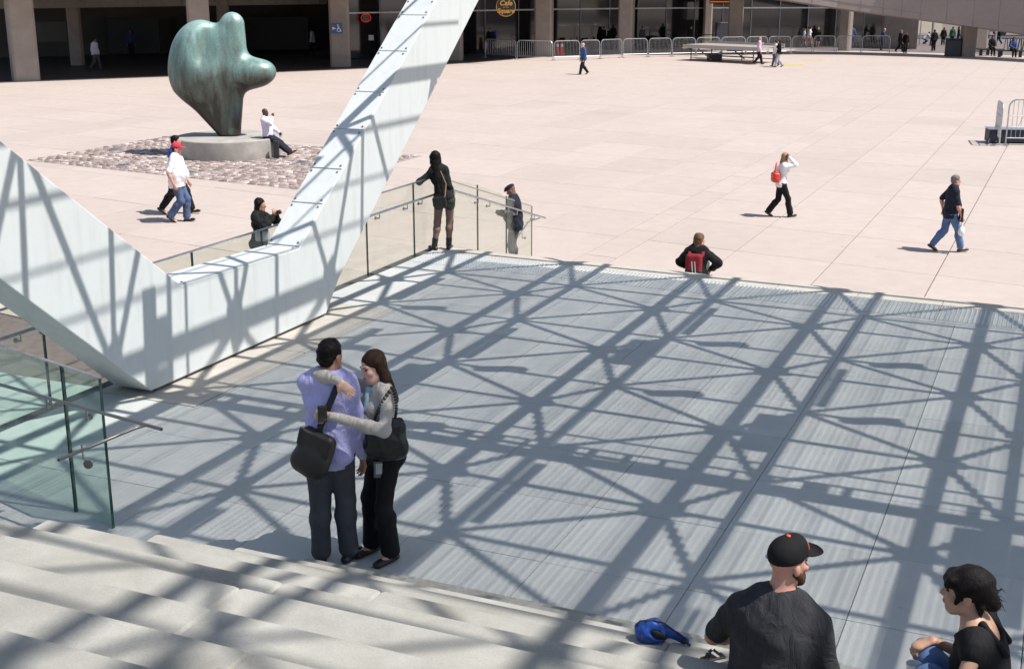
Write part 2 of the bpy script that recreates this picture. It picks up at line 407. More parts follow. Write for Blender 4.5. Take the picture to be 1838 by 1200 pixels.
# ------------------------------------------------------------------ raised deck
Z = 1.1
def deckpoly(a0, a1, b0, f1, z0, z1):
    m = MB(); m.prism([W(a0, b0, z0), W(a1, b0, z0), W(a1, f1(a1), z0), W(a0, f1(a0), z0)], (0, 0, z1 - z0)); return m
deck = tag(deckpoly(-9.6, 9.0, -4.0, DK, -0.02, Z - 0.025).build('deck', M_djoint), kind='structure')
A0, B0, ST = -2.2, 10.615, 1.157
rows = [B0 + ST * j for j in range(-8, 6)]
for i in range(-6, 9):
    for j in range(-5, 6):
        a0, a1 = A0 + ST * i, A0 + ST * (i + 1); b0, b1 = B0 + ST * j, B0 + ST * (j + 1)
        a0 = max(a0, -8.1); 
        if a1 - a0 < 0.1: continue
        b1 = min(b1, 16.9) if j == 5 else b1
        m = MB(grid); m.cbox(a0 + .003, a1 - .003, b0 + .0025, b1 - .0025, Z - .06, Z + random.uniform(-.001, .001), 0.002)
        m.build('deck_slab', M_deck, deck)
m = MB(grid)
side = tag(empty('side_terrace'), kind='structure')
for i in range(10):
    for j in range(8):
        m = MB(grid); m.cbox(-21.16 + 1.157 * i, -21.16 + 1.157 * (i + 1) - .009, 3.6 + 1.157 * j, 3.6 + 1.157 * (j + 1) - .009, 0.004, 0.05, 0.004); m.build('terrace_slab', M_deck, side)
# slabs left of the pale border, front of the pale stone round the leg foot
for b0, b1 in ((6.8, 8.29), (8.29, 10.235)):
    m = MB(grid); m.cbox(-9.4, -8.106, b0 + .005, b1 - .005, Z - .06, Z, 0.004); m.build('deck_slab', M_deck, deck)
m = MB(grid); m.cbox(-9.4, -8.106, 14.635, 16.9, Z - .06, Z, 0.004); m.build('deck_slab', M_deck, deck)
for b0, b1 in ((10.245, 12.4), (12.41, 14.625)):
    m = MB(grid); m.cbox(-9.4, -8.112, b0, b1 - .004, Z - .06, Z + .002, 0.004); m.build('border_stone', M_border, deck)
# front strip: studded warning band, plain nosing stones
E1 = lambda a: DK(a) - 1.2; E2 = lambda a: DK(a) - 0.42
def strip(a0, a1, f0, f1, z, name, mat):
    m = MB(); m.prism([W(a0 + .004, f0(a0), z - .06), W(a1 - .004, f0(a1), z - .06), W(a1 - .004, f1(a1), z - .06), W(a0 + .004, f1(a0), z - .06)], (0, 0, .06)); m.build(name, mat, deck)
for i in range(12):
    a0, a1 = -9.4 + 1.157 * i, -9.4 + 1.157 * (i + 1)
    strip(a0, a1, lambda a: 16.91, lambda a: E1(a) - .006, Z, 'deck_slab', M_deck)
    strip(a0, a1, E1, lambda a: E2(a) - .008, Z + .002, 'warning_plate', M_deck)
    strip(a0, a1, E2, DK, Z + .003, 'nosing_stone', M_border)
st = MB()
a = -9.3
while a < 3.2:
    for k in range(13):
        b = E1(a) + 0.03 + 0.06 * k; p = W(a, b, Z + .002); r = 0.016
        vs = [p + Vector((r * cos(t), r * sin(t), 0)) for t in (0, pi / 2, pi, 3 * pi / 2)] + [p + Vector((r * .55 * cos(t), r * .55 * sin(t), 0.012)) for t in (0, pi / 2, pi, 3 * pi / 2)]
        st.add(vs, [(0, 1, 5, 4), (1, 2, 6, 5), (2, 3, 7, 6), (3, 0, 4, 7), (4, 5, 6, 7)])
    a += 0.06
M_stud = m_flat('stud_pale', (0.62, 0.64, 0.63), 0.4, 0.2)
tag(st.build('warning_stud', M_stud, deck), kind='stuff')
# steps down to the plaza beyond the deck (hidden behind its edge, but people stand on them)
front_steps = tag(empty('front_steps'), kind='structure')
for k in range(1, 8):
    z1 = Z - 0.1375 * k
    m = MB(); f0 = lambda a: DK(a) + 0.42 * (k - 1) + 0.002; f1 = lambda a: DK(a) + 0.42 * k
    m.prism([W(-9.4, f0(-9.4), 0.003), W(8, f0(8), 0.003), W(8, f1(8), 0.003), W(-9.4, f1(-9.4), 0.003)], (0, 0, z1 - 0.003)); m.build('step', M_border, front_steps)

# ------------------------------------------------------------------ stone steps in the foreground
near_steps = tag(empty('stone_steps'), kind='structure')
NB = [7.41, 7.09, 6.76, 6.43, 6.04, 5.63, 5.22, 4.71, 4.2, 3.7, 3.2]
NA = [-4.43, -4.71, -5.06, -5.49, -6.08, -7.6, -8.9, -9.8, -10.5, -11, -11.5]
for k, (b, a) in enumerate(zip(NB, NA)):
    z1 = Z + 0.16 * (k + 1); b0 = NB[k + 1] - 0.03 if k < len(NB) - 1 else 2.2
    cuts = [a] + [q for q in (a + 2.6 + (k % 2) * 1.1 + 2.4 * i for i in range(8)) if q < 5.5] + [6.5]
    for a0, a1 in zip(cuts[:-1], cuts[1:]):
        m = MB(grid); m.cbox(a0 + .0012, a1 - .0012, b0, b, Z + 0.16 * k + 0.002 if k else Z + 0.002, z1, 0.016); m.build('step_stone', M_step, near_steps)
m = MB(grid)
for k, (b, a) in enumerate(zip(NB, NA)):
    m.box(a + .05, 6.4, NB[k + 1] - .6 if k < 10 else 1.5, b - .12, Z + 0.003, Z + 0.16 * k + 0.001 if k else Z + .0035)
m.build('step_core', M_djoint, near_steps)

# ------------------------------------------------------------------ white leg of the roof
leg = thing('roof_leg', 'big white steel V shaped leg that carries the roof, standing on the deck edge', 'support leg', W(-8.78, 12.2, Z))
LA = -8.78; LT = 0.50
prof_out = [(10.39, 1.14), (13.98, 1.14), (14.35, 1.56), (18.88, 5.11), (22.2, 7.9), (20.6, 7.9), (17.39, 5.13), (13.40, 2.13), (11.02, 2.18), (8.64, 4.04), (3.9, 7.9), (2.1, 7.9), (8.46, 2.80)]
def legmb(poly, a0, a1):
    m = MB(); inv = Matrix.Translation(-W(-8.78, 12.2, Z))
    m.prism([inv @ W(a0, b, z) for b, z in poly], V * (a1 - a0)); return m
def tri_poly_leg():
    # concave outline split into three convex pieces: foot, right arm, left arm
    foot = [(10.39, 1.14), (13.98, 1.14), (14.35, 1.56), (13.40, 2.13), (11.02, 2.18)]
    right = [(14.35, 1.56), (18.88, 5.11), (22.2, 7.9), (20.6, 7.9), (17.39, 5.13), (13.40, 2.13)]
    left = [(11.02, 2.18), (8.64, 4.04), (3.9, 7.9), (2.1, 7.9), (8.46, 2.80), (10.39, 1.14)]
    return foot, right, left
bmm = MB(); inv = -W(-8.78, 12.2, Z)
n = len(prof_out)
vs = [W(LA, b, z) + inv for b, z in prof_out] + [W(LA - LT, b, z) + inv for b, z in prof_out]
bmm.add(vs, [list(range(n)), list(range(2 * n - 1, n - 1, -1))] + [((i + 1) % n, i, n + i, n + (i + 1) % n) for i in range(n)])
body = bmm.build('casing', M_white, leg)
bv = body.modifiers.new('bevel', 'BEVEL'); bv.width = 0.012; bv.segments = 2; bv.limit_method = 'ANGLE'
legmb([(10.5, 1.102), (13.93, 1.102), (13.93, 1.139), (10.5, 1.139)], LA - 0.03, LA - LT + 0.03).build('base_plinth', M_plinth, leg)
# cover plates with gaps and bolts on the upward faces of foot and right arm
def plate(p0, p1):
    (b0, z0), (b1, z1) = p0, p1; d = Vector((b1 - b0, z1 - z0)); L = d.length; d /= L; nrm = Vector((-d.y, d.x))
    if nrm.y < 0: nrm = -nrm
    q = lambda s, h: (b0 + d.x * s + nrm.x * h, z0 + d.y * s + nrm.y * h)
    pl = legmb([q(0.012, 0.002), q(L - 0.012, 0.002), q(L - 0.012, 0.014), q(0.012, 0.014)], LA - 0.018, LA - LT + 0.018).build('cover_plate', M_white, leg)
    bo = MB()
    for s in (0.06, L - 0.06):
        for a in (LA - 0.05, LA - LT + 0.05):
            c0 = q(s, 0.012); c1 = q(s, 0.024)
            bo.tube([W(a, *c0) + inv, W(a, *c1) + inv], 0.015, 6)
    tag(bo.build('bolt', M_bolt, pl), kind='stuff')
plate((11.03, 2.18), (13.39, 2.13))
arm = [(13.42, 2.145), (14.02, 2.595), (14.53, 2.98), (15.14, 3.437), (15.75, 3.894), (16.45, 4.42), (17.1, 4.907)]
for i in range(len(arm) - 1): plate(arm[i], arm[i + 1])
plate((17.1, 4.907), (17.39, 5.125)); plate((17.41, 5.15), (18.6, 6.17)); plate((18.6, 6.17), (19.8, 7.21))

# ------------------------------------------------------------------ glass guards
def pane(p0, p1, zb0, zb1, zt0, zt1, mat, parent, th=0.018, edge=True):
    """one upright glass pane between two plan points"""
    d = (p1 - p0).normalized(); nrm = Vector((-d.y, d.x, 0)) * th / 2
    q0 = p0 + d * 0.006; q1 = p1 - d * 0.006
    m = MB()
    c = [q0 + Vector((0, 0, zb0)), q1 + Vector((0, 0, zb1)), q1 + Vector((0, 0, zt1)), q0 + Vector((0, 0, zt0))]
    m.prism([x - nrm for x in c], nrm * 2); o = m.build('glass_pane', mat, parent)
    if edge:
        for x, y in ((c[0], c[3]), (c[1], c[2])): MB().bar(x + (d * 0.003 if x is c[0] else -d * 0.003), y + (d * 0.003 if x is c[0] else -d * 0.003), 0.004, th * 1.1, up=tuple(nrm)).build('pane_edge', M_glassedge, o)
    return o
def bracket(p, away, parent, rail_z):
    m = MB(); m.tube([p, p + away * 0.015], 0.028, 12); m.tube([p, p + away * 0.075], 0.011, 8)
    m.tube([p + away * 0.075, p + away * 0.075 + Vector((0, 0, rail_z - p.z))], 0.009, 8); return m.build('rail_bracket', M_steel, parent, True)
Zt = 2.27; GA = -9.5
gA = thing('glass_guard', 'long glass guard with steel rails along the left deck edge behind the white leg', 'glass guard', W(GA, 13.5, Z))
gA.location = (0, 0, 0)
js = [18.66, 17.87, 16.35, 15.08, 13.62, 12.16, 10.9, 9.65, 8.1]
for j0, j1 in zip(js[:-1], js[1:]):
    pane(W(GA, j1), W(GA, j0), 0.55, 0.55, Zt, Zt, M_glass, gA)
MB().bar(W(GA, 18.67, Zt + .008), W(GA, 8.1, Zt + .008), 0.028, 0.018).build('top_rail', M_steel, gA)
MB().bar(W(GA, 18.66, Z - .16), W(GA, 8.1, Z - .16), 0.05, 0.10).build('base_channel', M_dullsteel, gA)
hr = 2.02
MB().tube([W(GA + .1, 18.45, hr), W(GA + .1, 8.4, hr)], 0.019, 8).build('handrail', M_steel, gA, True)
for b in (18.0, 17.5, 16.6, 16.0, 9.6, 9.25, 11.3):
    bracket(W(GA + .012, b, hr - .09), V, gA, hr)
gB = thing('glass_guard', 'glass guard sloping down past the front deck corner before the man in a flat cap', 'glass guard', (0, 0, 0))
pb = [(18.66, Z - .1, 2.27), (20.30, Z - .62, 1.90), (21.58, -0.0, 1.50), (22.84, 0.0, 1.095)]
for q0, q1 in zip(pb[:-1], pb[1:]):
    pane(W(GA, q0[0]), W(GA, q1[0]), q0[1], q1[1], q0[2], q1[2], M_glass, gB)
MB().bar(W(GA, 18.69, 2.275), W(GA, 22.84, 1.105), 0.024, 0.016).build('top_rail', M_steel, gB)
MB().tube([W(GA + .1, 18.75, 2.06), W(GA + .1, 19.0, 2.02), W(GA + .1, 23.3, 0.80)], 0.018, 8).build('handrail', M_steel, gB, True)
MB().tube([W(GA - .1, 22.3, 0.55), W(GA - .1, 22.9, 0.78), W(GA, 23.25, 0.80)], 0.016, 8).build('handrail', M_steel, gB, True)
for b in (19.2, 20.15, 20.65, 21.5, 21.9, 22.75):
    bracket(W(GA + .012, b, 2.02 - (b - 19.0) * 0.2837 - .09), V, gB, 2.02 - (b - 19.0) * 0.2837)
bracket(W(GA - .012, 22.55, 0.52), -V, gB, 0.62)
# near guard at the head of the side stair
gC = thing('glass_guard', 'green tinted glass guard beside the stone steps, with a sloping steel handrail', 'glass guard', (0, 0, 0))
c_end = at(205, 948, Z); c_end.z = 0; zc = 2.39
c_far = at(0, 620, zc); c_far.z = 0
dC = (c_far - c_end).normalized(); nC = Vector((-dC.y, dC.x, 0)); nC = nC if nC.y < 0 else -nC     # towards the camera
LC = (c_far - c_end).length; j1 = (Vector((*at(112, 656, zc).xy, 0)) - c_end).length
for s0, s1 in ((0, j1), (j1, j1 + 1.45), (j1 + 1.45, j1 + 2.9)):
    pane(c_end + dC * s1, c_end + dC * s0, Z - .05, Z - .05, zc, zc, M_glassnear, gC, 0.022)
MB().bar(c_end + Vector((0, 0, zc + .006)), c_end + dC * (j1 + 2.9) + Vector((0, 0, zc + .006)), 0.024, 0.012).build('top_edge', M_galv, gC)
r0 = at(290, 770, 2.2); r1 = at(0, 690, 2.2); rd = (r1 - r0).normalized()
MB().tube([r0, r0 + rd * 0.25, r0 + rd * 4.6], 0.014, 10).build('handrail', M_rail, gC, True)
r2 = at(245, 767, 2.19); r3 = at(105, 825, 2.19)
MB().tube([r0 + rd * 0.03, r0 + rd * 0.16 + Vector((0, 0, .0)), r2, r3], [0.011, 0.011, 0.0125, 0.0125], 10).build('handrail', M_rail, gC, True)
for px, py in ((158, 750), (87, 731)):
    b = at(px, py, 2.1); bracket(b + Vector((0, .05, 0)), Vector((0, -1, 0)), gC, 2.2)
dk = at(158, 833, 2.07); mm = MB(); mm.tube([dk, dk + Vector((0.0, 0.02, 0))], 0.035, 14); mm.tube([dk + Vector((0, 0.02, 0)), dk + Vector((-.05, 0.06, 0.02)), dk + Vector((-.055, 0.06, 0.13))], 0.008, 8)
mm.build('rail_bracket', M_steel, gC, True)

# ------------------------------------------------------------------ roof overhead (out of frame, it throws the lattice of shade)
roof = thing('canopy_roof', 'steel lattice roof with glass bars overhead, seen by its net of shade on the deck', 'roof', W(0, 12, 6.2))
roof.location = (0, 0, 0)
SK_A, SK_B = -0.604, -0.066                                          # shade drift per metre of height
def up(a, b, z): return W(a - SK_A * (z - Z), b - SK_B * (z - Z), z)
ZX, ZY, ZS = 6.2, 6.95, 8.3
def rise(b): return max(0.0, 8.6 - b) * 2.4                          # the roof lifts over the stone steps
def X(i, j): b = 15.97 + 2.135 * j - 0.065 * i; return up(-0.71 + 2.08 * i, b, ZX + rise(b))
def Y(i, j): b = 14.71 + 2.09 * j - 0.06 * i; return up(-2.19 + 2.1 * i, b, ZY + rise(b))
I0, I1, J0, J1 = -4, 5, -7, 1
low = MB(); hi = MB(); web = MB(); node = MB()
for j in range(J0, J1 + 2):
    for i in range(I0, I1 + 1):
        if j <= J1 and i < I1: low.bar(X(i, j), X(i + 1, j), 0.075)
        hi.bar(Y(i, j), Y(i + 1, j), 0.075)
for i in range(I0, I1 + 1):
    [low.bar(X(i, j), X(i, j + 1), 0.098, 0.12) for j in range(J0, J1)]; [hi.bar(Y(i, j), Y(i, j + 1), 0.075, 0.10) for j in range(J0, J1 + 1)]
    for j in range(J0 + i % 2, J1 + 1, 3): hi.bar(Y(i, j) + V * 0.14 + U * .25, Y(i, j) + V * 0.14 + U * 1.7, 0.10, 0.05)
for i in range(I0, I1 + 1):
    for j in range(J0, J1 + 1):
        for di in (0, 1):
            for dj in (0, 1): web.bar(X(i, j), Y(i + di, j + dj), 0.062)
        p = X(i, j); node.box(p.x - .14, p.x + .14, p.y - .14, p.y + .14, p.z - .1, p.z + .1)
for i in range(-7, -4):
    for j in range(J0, -1):
        low.bar(X(i, j), X(i + 1, j), 0.075); low.bar(X(i, j - 1), X(i, j), 0.14); hi.bar(Y(i, j), Y(i + 1, j), 0.075)
        for di in (0, 1):
            for dj in (0, 1): web.bar(X(i, j), Y(i + di, j + dj), 0.062)
low.build('lower_chord', M_white, roof); hi.build('upper_chord', M_white, roof); web.build('diagonal', M_white, roof); node.build('node', M_white, roof)
sl = MB(); rr = random.Random(11)
a = -13.0
while a < 12:
    z = ZS; w = (0.022 if a > -3.9 else 0.014) * rr.choice((0.85, 1, 1, 1.2)); b0, b1 = 7.3, (18.35 if a > -8.6 else 12.3)
    if a < -4.4:
        w = rr.uniform(.015, .04); a += rr.uniform(.25, .5)
    if True: sl.box(a, a + w, b0, b1, z, z + .03)
    if rr.random() < 0.012: sl.box(a, a + 0.17, b0 + rr.uniform(0, 9), b1 - rr.uniform(0, 5), z + .04, z + .06)
    a += 0.066
sl.map = None
m2 = MB(grid); m2.add(sl.v, sl.f); m2.build('glazing_bar', M_galv, roof)
# walkway and cable tray slung under the roof, lamps at some nodes
wk = MB(grid)
wb = 11.35; 
for db, w in ((0, 0.05), (0.28, 0.05), (0.62, 0.22)): wk.box(-6.5, 9, wb - db - w / 2, wb - db + w / 2, 6.0, 6.05)
rr = random.Random(5)
for k in range(44): 
    if rr.random() < .75: wk.box(-6.3 + k * .34, -6.3 + k * .34 + rr.choice((.06, .12, .2)), wb - .62, wb - .28, 6.0, 6.03)
wk.build('cable_tray', M_dullsteel, roof)
lm = MB()
for (i, j) in ((-1, -1), (0, -1), (-2, -1), (-1, 0), (-2, -2), (0, 0), (1, -2), (-3, 0), (-3, -1)):
    p = Y(i, j) + V * 0.62; lm.box(p.x - .24, p.x + .24, p.y - .09, p.y + .09, p.z - .25, p.z + .02)
for (i, j) in ((0, -1), (-1, 0), (1, -2), (-1, -3), (-2, -1)):
    p0 = Y(i, j); lm.bar(p0 - U * 0.2 - V * .22, p0 - U * 1.3 - V * .22, 0.24, 0.2)
lm.build('lamp_housing', M_dullsteel, roof)
# ------------------------------------------------------------------ smooth solids: signed distance fields meshed by surface nets
class SDF:
    def __init__(s, k=0.02): s.ops = []; s.k = k
    def _add(s, op, fn, lo, hi, k): s.ops.append((op, fn, np.minimum(lo, hi), np.maximum(lo, hi), s.k if k is None else k)); return s
    def cone(s, a, b, ra, rb=None, k=None, op='u'):                  # round cone
        a = np.array(a, float); b = np.array(b, float); rb = ra if rb is None else rb; ba = b - a; L = max(ba @ ba, 1e-9); r = max(ra, rb)
        def f(P):
            w = P - a; h = np.clip((w @ ba) / L, 0, 1); return np.sqrt(((w - h[..., None] * ba) ** 2).sum(-1)) - (ra + (rb - ra) * h)
        return s._add(op, f, np.minimum(a, b) - r, np.maximum(a, b) + r, k)
    def flat(s, a, b, ra, rb, fwd, q, k=None, op='u'):               # round cone flattened by q along fwd
        a = np.array(a, float); b = np.array(b, float); ba = b - a; L = max(ba @ ba, 1e-9); r = max(ra, rb); fwd = np.array(fwd, float); fwd = fwd / np.linalg.norm(fwd)
        def f(P):
            w = P - a; h = np.clip((w @ ba) / L, 0, 1); w = w - h[..., None] * ba; wf = w @ fwd
            rr = ra + (rb - ra) * h; d = np.sqrt(np.maximum((w ** 2).sum(-1) - wf ** 2, 0) + (wf / q) ** 2)
            return (d - rr) * np.where(d > 1e-6, q + (1 - q) * 0.5, 1)
        return s._add(op, f, np.minimum(a, b) - r, np.maximum(a, b) + r, k)
    def ell(s, c, r, R=None, k=None, op='u'):                        # ellipsoid, R rows = its axes
        c = np.array(c, float); r = np.array(r, float); R = np.eye(3) if R is None else np.array(R, float); m = r.max()
        def f(P):
            w = (P - c) @ R.T; k0 = np.sqrt(((w / r) ** 2).sum(-1)); k1 = np.sqrt(((w / r ** 2) ** 2).sum(-1)); return k0 * (k0 - 1) / np.maximum(k1, 1e-6)
        return s._add(op, f, c - m, c + m, k)
    def rbox(s, c, h, R=None, rad=0.01, k=None, op='u'):
        c = np.array(c, float); h = np.array(h, float); R = np.eye(3) if R is None else np.array(R, float); m = np.linalg.norm(h)
        def f(P):
            q = np.abs((P - c) @ R.T) - (h - rad); return np.sqrt((np.maximum(q, 0) ** 2).sum(-1)) + np.minimum(q.max(-1), 0) - rad
        return s._add(op, f, c - m, c + m, k)
    def cut(s, p, n):                                                # keep the side away from n
        p = np.array(p, float); n = np.array(n, float); n = n / np.linalg.norm(n)
        s.ops.append(('i', lambda P: (P - p) @ n, None, None, 0)); return s
    def field(s, fn): s.ops.append(('d', fn, None, None, 0)); return s   # displacement added to the distance
    def mesh(s, vox):
        us = [o for o in s.ops if o[0] == 'u']
        lo = np.min([o[2] for o in us], 0) - 2.5 * vox; hi = np.max([o[3] for o in us], 0) + 2.5 * vox
        n = np.ceil((hi - lo) / vox).astype(int) + 1
        ax = [lo[i] + vox * np.arange(n[i]) for i in range(3)]
        F = np.full(n, 0.5)
        for op, fn, l, h, k in s.ops:
            if op in ('i', 'd'):
                G = np.stack(np.meshgrid(*ax, indexing='ij'), -1)
                F = np.maximum(F, fn(G)) if op == 'i' else F + fn(G); continue
            mgn = k + 3 * vox
            i0 = np.maximum(np.floor((l - mgn - lo) / vox).astype(int), 0); i1 = np.minimum(np.ceil((h + mgn - lo) / vox).astype(int) + 1, n)
            if (i1 <= i0).any(): continue
            sl = tuple(slice(a, b) for a, b in zip(i0, i1))
            G = np.stack(np.meshgrid(*[ax[i][sl[i]] for i in range(3)], indexing='ij'), -1)
            d = fn(G); A = F[sl]
            if op == 'u':
                if k > 0: q = np.maximum(k - np.abs(A - d), 0) / k; F[sl] = np.minimum(A, d) - q * q * k * 0.25
                else: F[sl] = np.minimum(A, d)
            else:
                if k > 0: q = np.maximum(k - np.abs(A + d), 0) / k; F[sl] = np.maximum(A, -d) + q * q * k * 0.25
                else: F[sl] = np.maximum(A, -d)
        return surfnet(F, lo, vox)
def surfnet(F, lo, h):
    S = F < 0; n = np.array(F.shape)
    cnt = np.zeros(n - 1, int); pos = np.zeros((*(n - 1), 3)); ne = np.zeros(n - 1)
    cor = [(i, j, k) for i in (0, 1) for j in (0, 1) for k in (0, 1)]
    def C(A, c): return A[c[0]:A.shape[0] - 1 + c[0], c[1]:A.shape[1] - 1 + c[1], c[2]:A.shape[2] - 1 + c[2]]
    for c in cor: cnt += C(S, c)
    mixed = (cnt > 0) & (cnt < 8); idx = np.argwhere(mixed)
    if len(idx) == 0: return np.zeros((0, 3)), np.zeros((0, 4), int)
    pos = np.zeros((len(idx), 3)); ne = np.zeros(len(idx))
    val = {c: F[idx[:, 0] + c[0], idx[:, 1] + c[1], idx[:, 2] + c[2]] for c in cor}
    for c in cor:
        for d in range(3):
            if c[d] == 1: continue
            e = list(c); e[d] = 1; e = tuple(e)
            a, b = val[c], val[e]; m = (a < 0) != (b < 0); t = np.where(m, a / np.where(a == b, 1, a - b), 0)
            pt = np.tile(np.array(c, float), (len(idx), 1)); pt[:, d] += t
            pos += pt * m[:, None]; ne += m
    pos = (pos / ne[:, None] + idx) * h + lo
    vid = np.full(n - 1, -1); vid[tuple(idx.T)] = np.arange(len(idx))
    quads = []
    for d in range(3):
        u, v = (d + 1) % 3, (d + 2) % 3
        A = np.take(S, range(n[d] - 1), d); B = np.take(S, range(1, n[d]), d)
        E = np.argwhere(A != B); ok = (E[:, u] > 0) & (E[:, v] > 0) & (E[:, u] < n[u] - 1) & (E[:, v] < n[v] - 1); E = E[ok]
        if len(E) == 0: continue
        ins = A[tuple(E.T)]
        du = np.zeros(3, int); du[u] = 1; dv = np.zeros(3, int); dv[v] = 1
        q = np.stack([vid[tuple((E - du - dv).T)], vid[tuple((E - dv).T)], vid[tuple(E.T)], vid[tuple((E - du).T)]], 1)
        q[~ins] = q[~ins][:, ::-1]; quads.append(q)
    q = np.concatenate(quads); q = q[(q >= 0).all(1)]
    return pos, q
def np_mesh(name, v, f, mat):
    me = bpy.data.meshes.new(name); n = len(v); m = len(f)
    me.vertices.add(n); me.vertices.foreach_set('co', np.asarray(v, np.float32).ravel())
    me.loops.add(m * 4); me.loops.foreach_set('vertex_index', np.asarray(f, np.int32).ravel())
    me.polygons.add(m); me.polygons.foreach_set('loop_start', np.arange(0, m * 4, 4, dtype=np.int32))
    me.update(calc_edges=True); me.polygons.foreach_set('use_smooth', np.ones(m, bool))
    if mat: me.materials.append(mat)
    return me
def solid(name, sdf, vox, mat, parent=None, loc=None):
    v, f = sdf.mesh(vox)
    if len(f) == 0: return None
    return link(name, np_mesh(name, v, f, mat), parent, loc)

# ------------------------------------------------------------------ sculpture: a plain free-form bronze (a generic stand-in) on its round drum
drum = thing('sculpture_plinth', 'low round concrete plinth under the bronze on the cobbles', 'plinth', DR)
MB().lathe([(DR_R - .01, 0.0), (DR_R, 0.03), (DR_R, DR_H - .03), (DR_R - .03, DR_H)], 64).build('drum', M_drum, drum, True)
MB().box(1.62, 1.78, -1.05, -0.9, 0.0, 0.56).build('bench_support', M_darksteel, drum)
S = SDF(0.3)
S.ell((-0.72, 0, 2.35), (0.92, 0.66, 1.25), R=[[cos(.22), 0, -sin(.22)], [0, 1, 0], [sin(.22), 0, cos(.22)]])
S.flat((-0.62, 0, 1.75), (-0.02, 0, 0.12), 0.92, 0.26, (0, 1, 0), 0.72, k=0.4)
S.flat((0.25, 0.0, 1.6), (0.22, 0, 0.1), 0.42, 0.24, (0, 1, 0), 0.8, k=0.3)
S.flat((0.32, 0.0, 2.2), (0.40, 0.0, 3.45), 0.50, 0.37, (0, 1, 0), 0.8, k=0.4)
S.ell((0.98, -0.05, 1.95), (0.72, 0.50, 0.46), R=[[cos(-.12), 0, -sin(-.12)], [0, 1, 0], [sin(-.12), 0, cos(-.12)]], k=0.4)
S.ell((-0.30, -0.86, 3.0), (0.34, 0.5, 0.8), R=[[cos(.3), 0, -sin(.3)], [0, 1, 0], [sin(.3), 0, cos(.3)]], op='s', k=0.3)
S.ell((0.55, -0.55, 1.05), (0.42, 0.45, 0.62), op='s', k=0.2)
S.cut((0, 0, 0.0), (0, 0, -1))
sc = solid('bronze_sculpture', S, 0.045, M_bronze, None, DR + Vector((-0.05, 0, DR_H + .003)))
tag(sc, 'large green patinated abstract bronze on the round concrete plinth', 'sculpture')

# ------------------------------------------------------------------ podium building along the far side of the plaza
pod = thing('podium_building', 'long curved concrete building on columns with a dark glass front across the plaza', 'building', (0, 0, 0))
def path_prism(front, back, z0, z1, name, mat, parent):
    """ribbon between two plan polylines of equal length, z0..z1 (numbers or lists)"""
    m = MB(); n = len(front)
    zz0 = z0 if isinstance(z0, list) else [z0] * n; zz1 = z1 if isinstance(z1, list) else [z1] * n
    vs = []
    for i in range(n):
        f, b = front[i], back[i]
        vs += [(f[0], f[1], zz0[i]), (b[0], b[1], zz0[i]), (b[0], b[1], zz1[i]), (f[0], f[1], zz1[i])]
    fs = [(3, 2, 1, 0), (4 * n - 4, 4 * n - 3, 4 * n - 2, 4 * n - 1)]
    for i in range(n - 1):
        for k in range(4): fs.append((4 * i + k, 4 * i + (k + 1) % 4, 4 * i + 4 + (k + 1) % 4, 4 * i + 4 + k))
    m.add(vs, fs); return m.build(name, mat, parent)
shade = [at(x, y, 0) for x, y in ((-120, 155), (0, 149), (300, 138), (600, 126), (760, 118.5), (850, 113), (980, 102), (1100, 98.5), (1230, 97), (1330, 96.3))]
H0 = 5.6
fr = [(p.x + .58 * H0, p.y - .18 * H0) for p in shade]; bk = [(p.x - 10 + 6 * i / 9, p.y + 26 - 1.2 * i) for i, p in enumerate(shade)]
path_prism(fr, bk, H0, 6.6, 'floor_slab', M_pod, pod)
path_prism(fr, [(x - .3, y + .5) for x, y in fr], 6.62, 9.5, 'upper_wall', M_pod, pod)
def colmesh(w, d, h):
    m = MB(); m.prism([(-w / 2, -d / 2 + .12, 0), (-w / 2 + .12, -d / 2, 0), (w / 2 - .12, -d / 2, 0), (w / 2, -d / 2 + .12, 0), (w / 2, d / 2 - .12, 0), (w / 2 - .12, d / 2, 0), (-w / 2 + .12, d / 2, 0), (-w / 2, d / 2 - .12, 0)], (0, 0, h)); return m
for px, py, w, d in ((47, 144.5, 1.35, 1.7), (362, 134, 1.25, 1.6), (612, 119, 1.25, 1.5), (815, 108, 1.2, 1.4), (976, 100.5, 1.25, 1.3), (1123, 97, 1.05, 1.2), (1318, 93, 0.95, 1.1), (1516, 91, 0.8, 1.0)):
    p = at(px, py, 0); ang = math.atan2(p.x, p.y)
    colmesh(w, d, H0 - .003).build('column', M_pod, pod, loc=p, rz=-ang * 1.6 - .12)
for px, py, w in ((140, 117, .75), (405, 108, .75), (922, 88, .5), (1090, 86, .55), (1268, 86, .7), (1456, 84, .65)):
    p = at(px, py, 0); colmesh(w, w, H0 - .003).build('column', M_pod, pod, loc=p)
M_ushade = m_flat('undercroft_shade_sheet', (0.045, 0.043, 0.043), 0.5, var=0.2, scale=0.6)  # near-black colour paints in the deep shade under the building
path_prism([(p.x, p.y + .9) for p in shade[:-2]], [(x, y) for x, y in bk[:-2]], -0.02, 0.004, 'undercroft_shade_sheet', M_ushade, pod)  # sheet added just inside the shade line to darken the ground
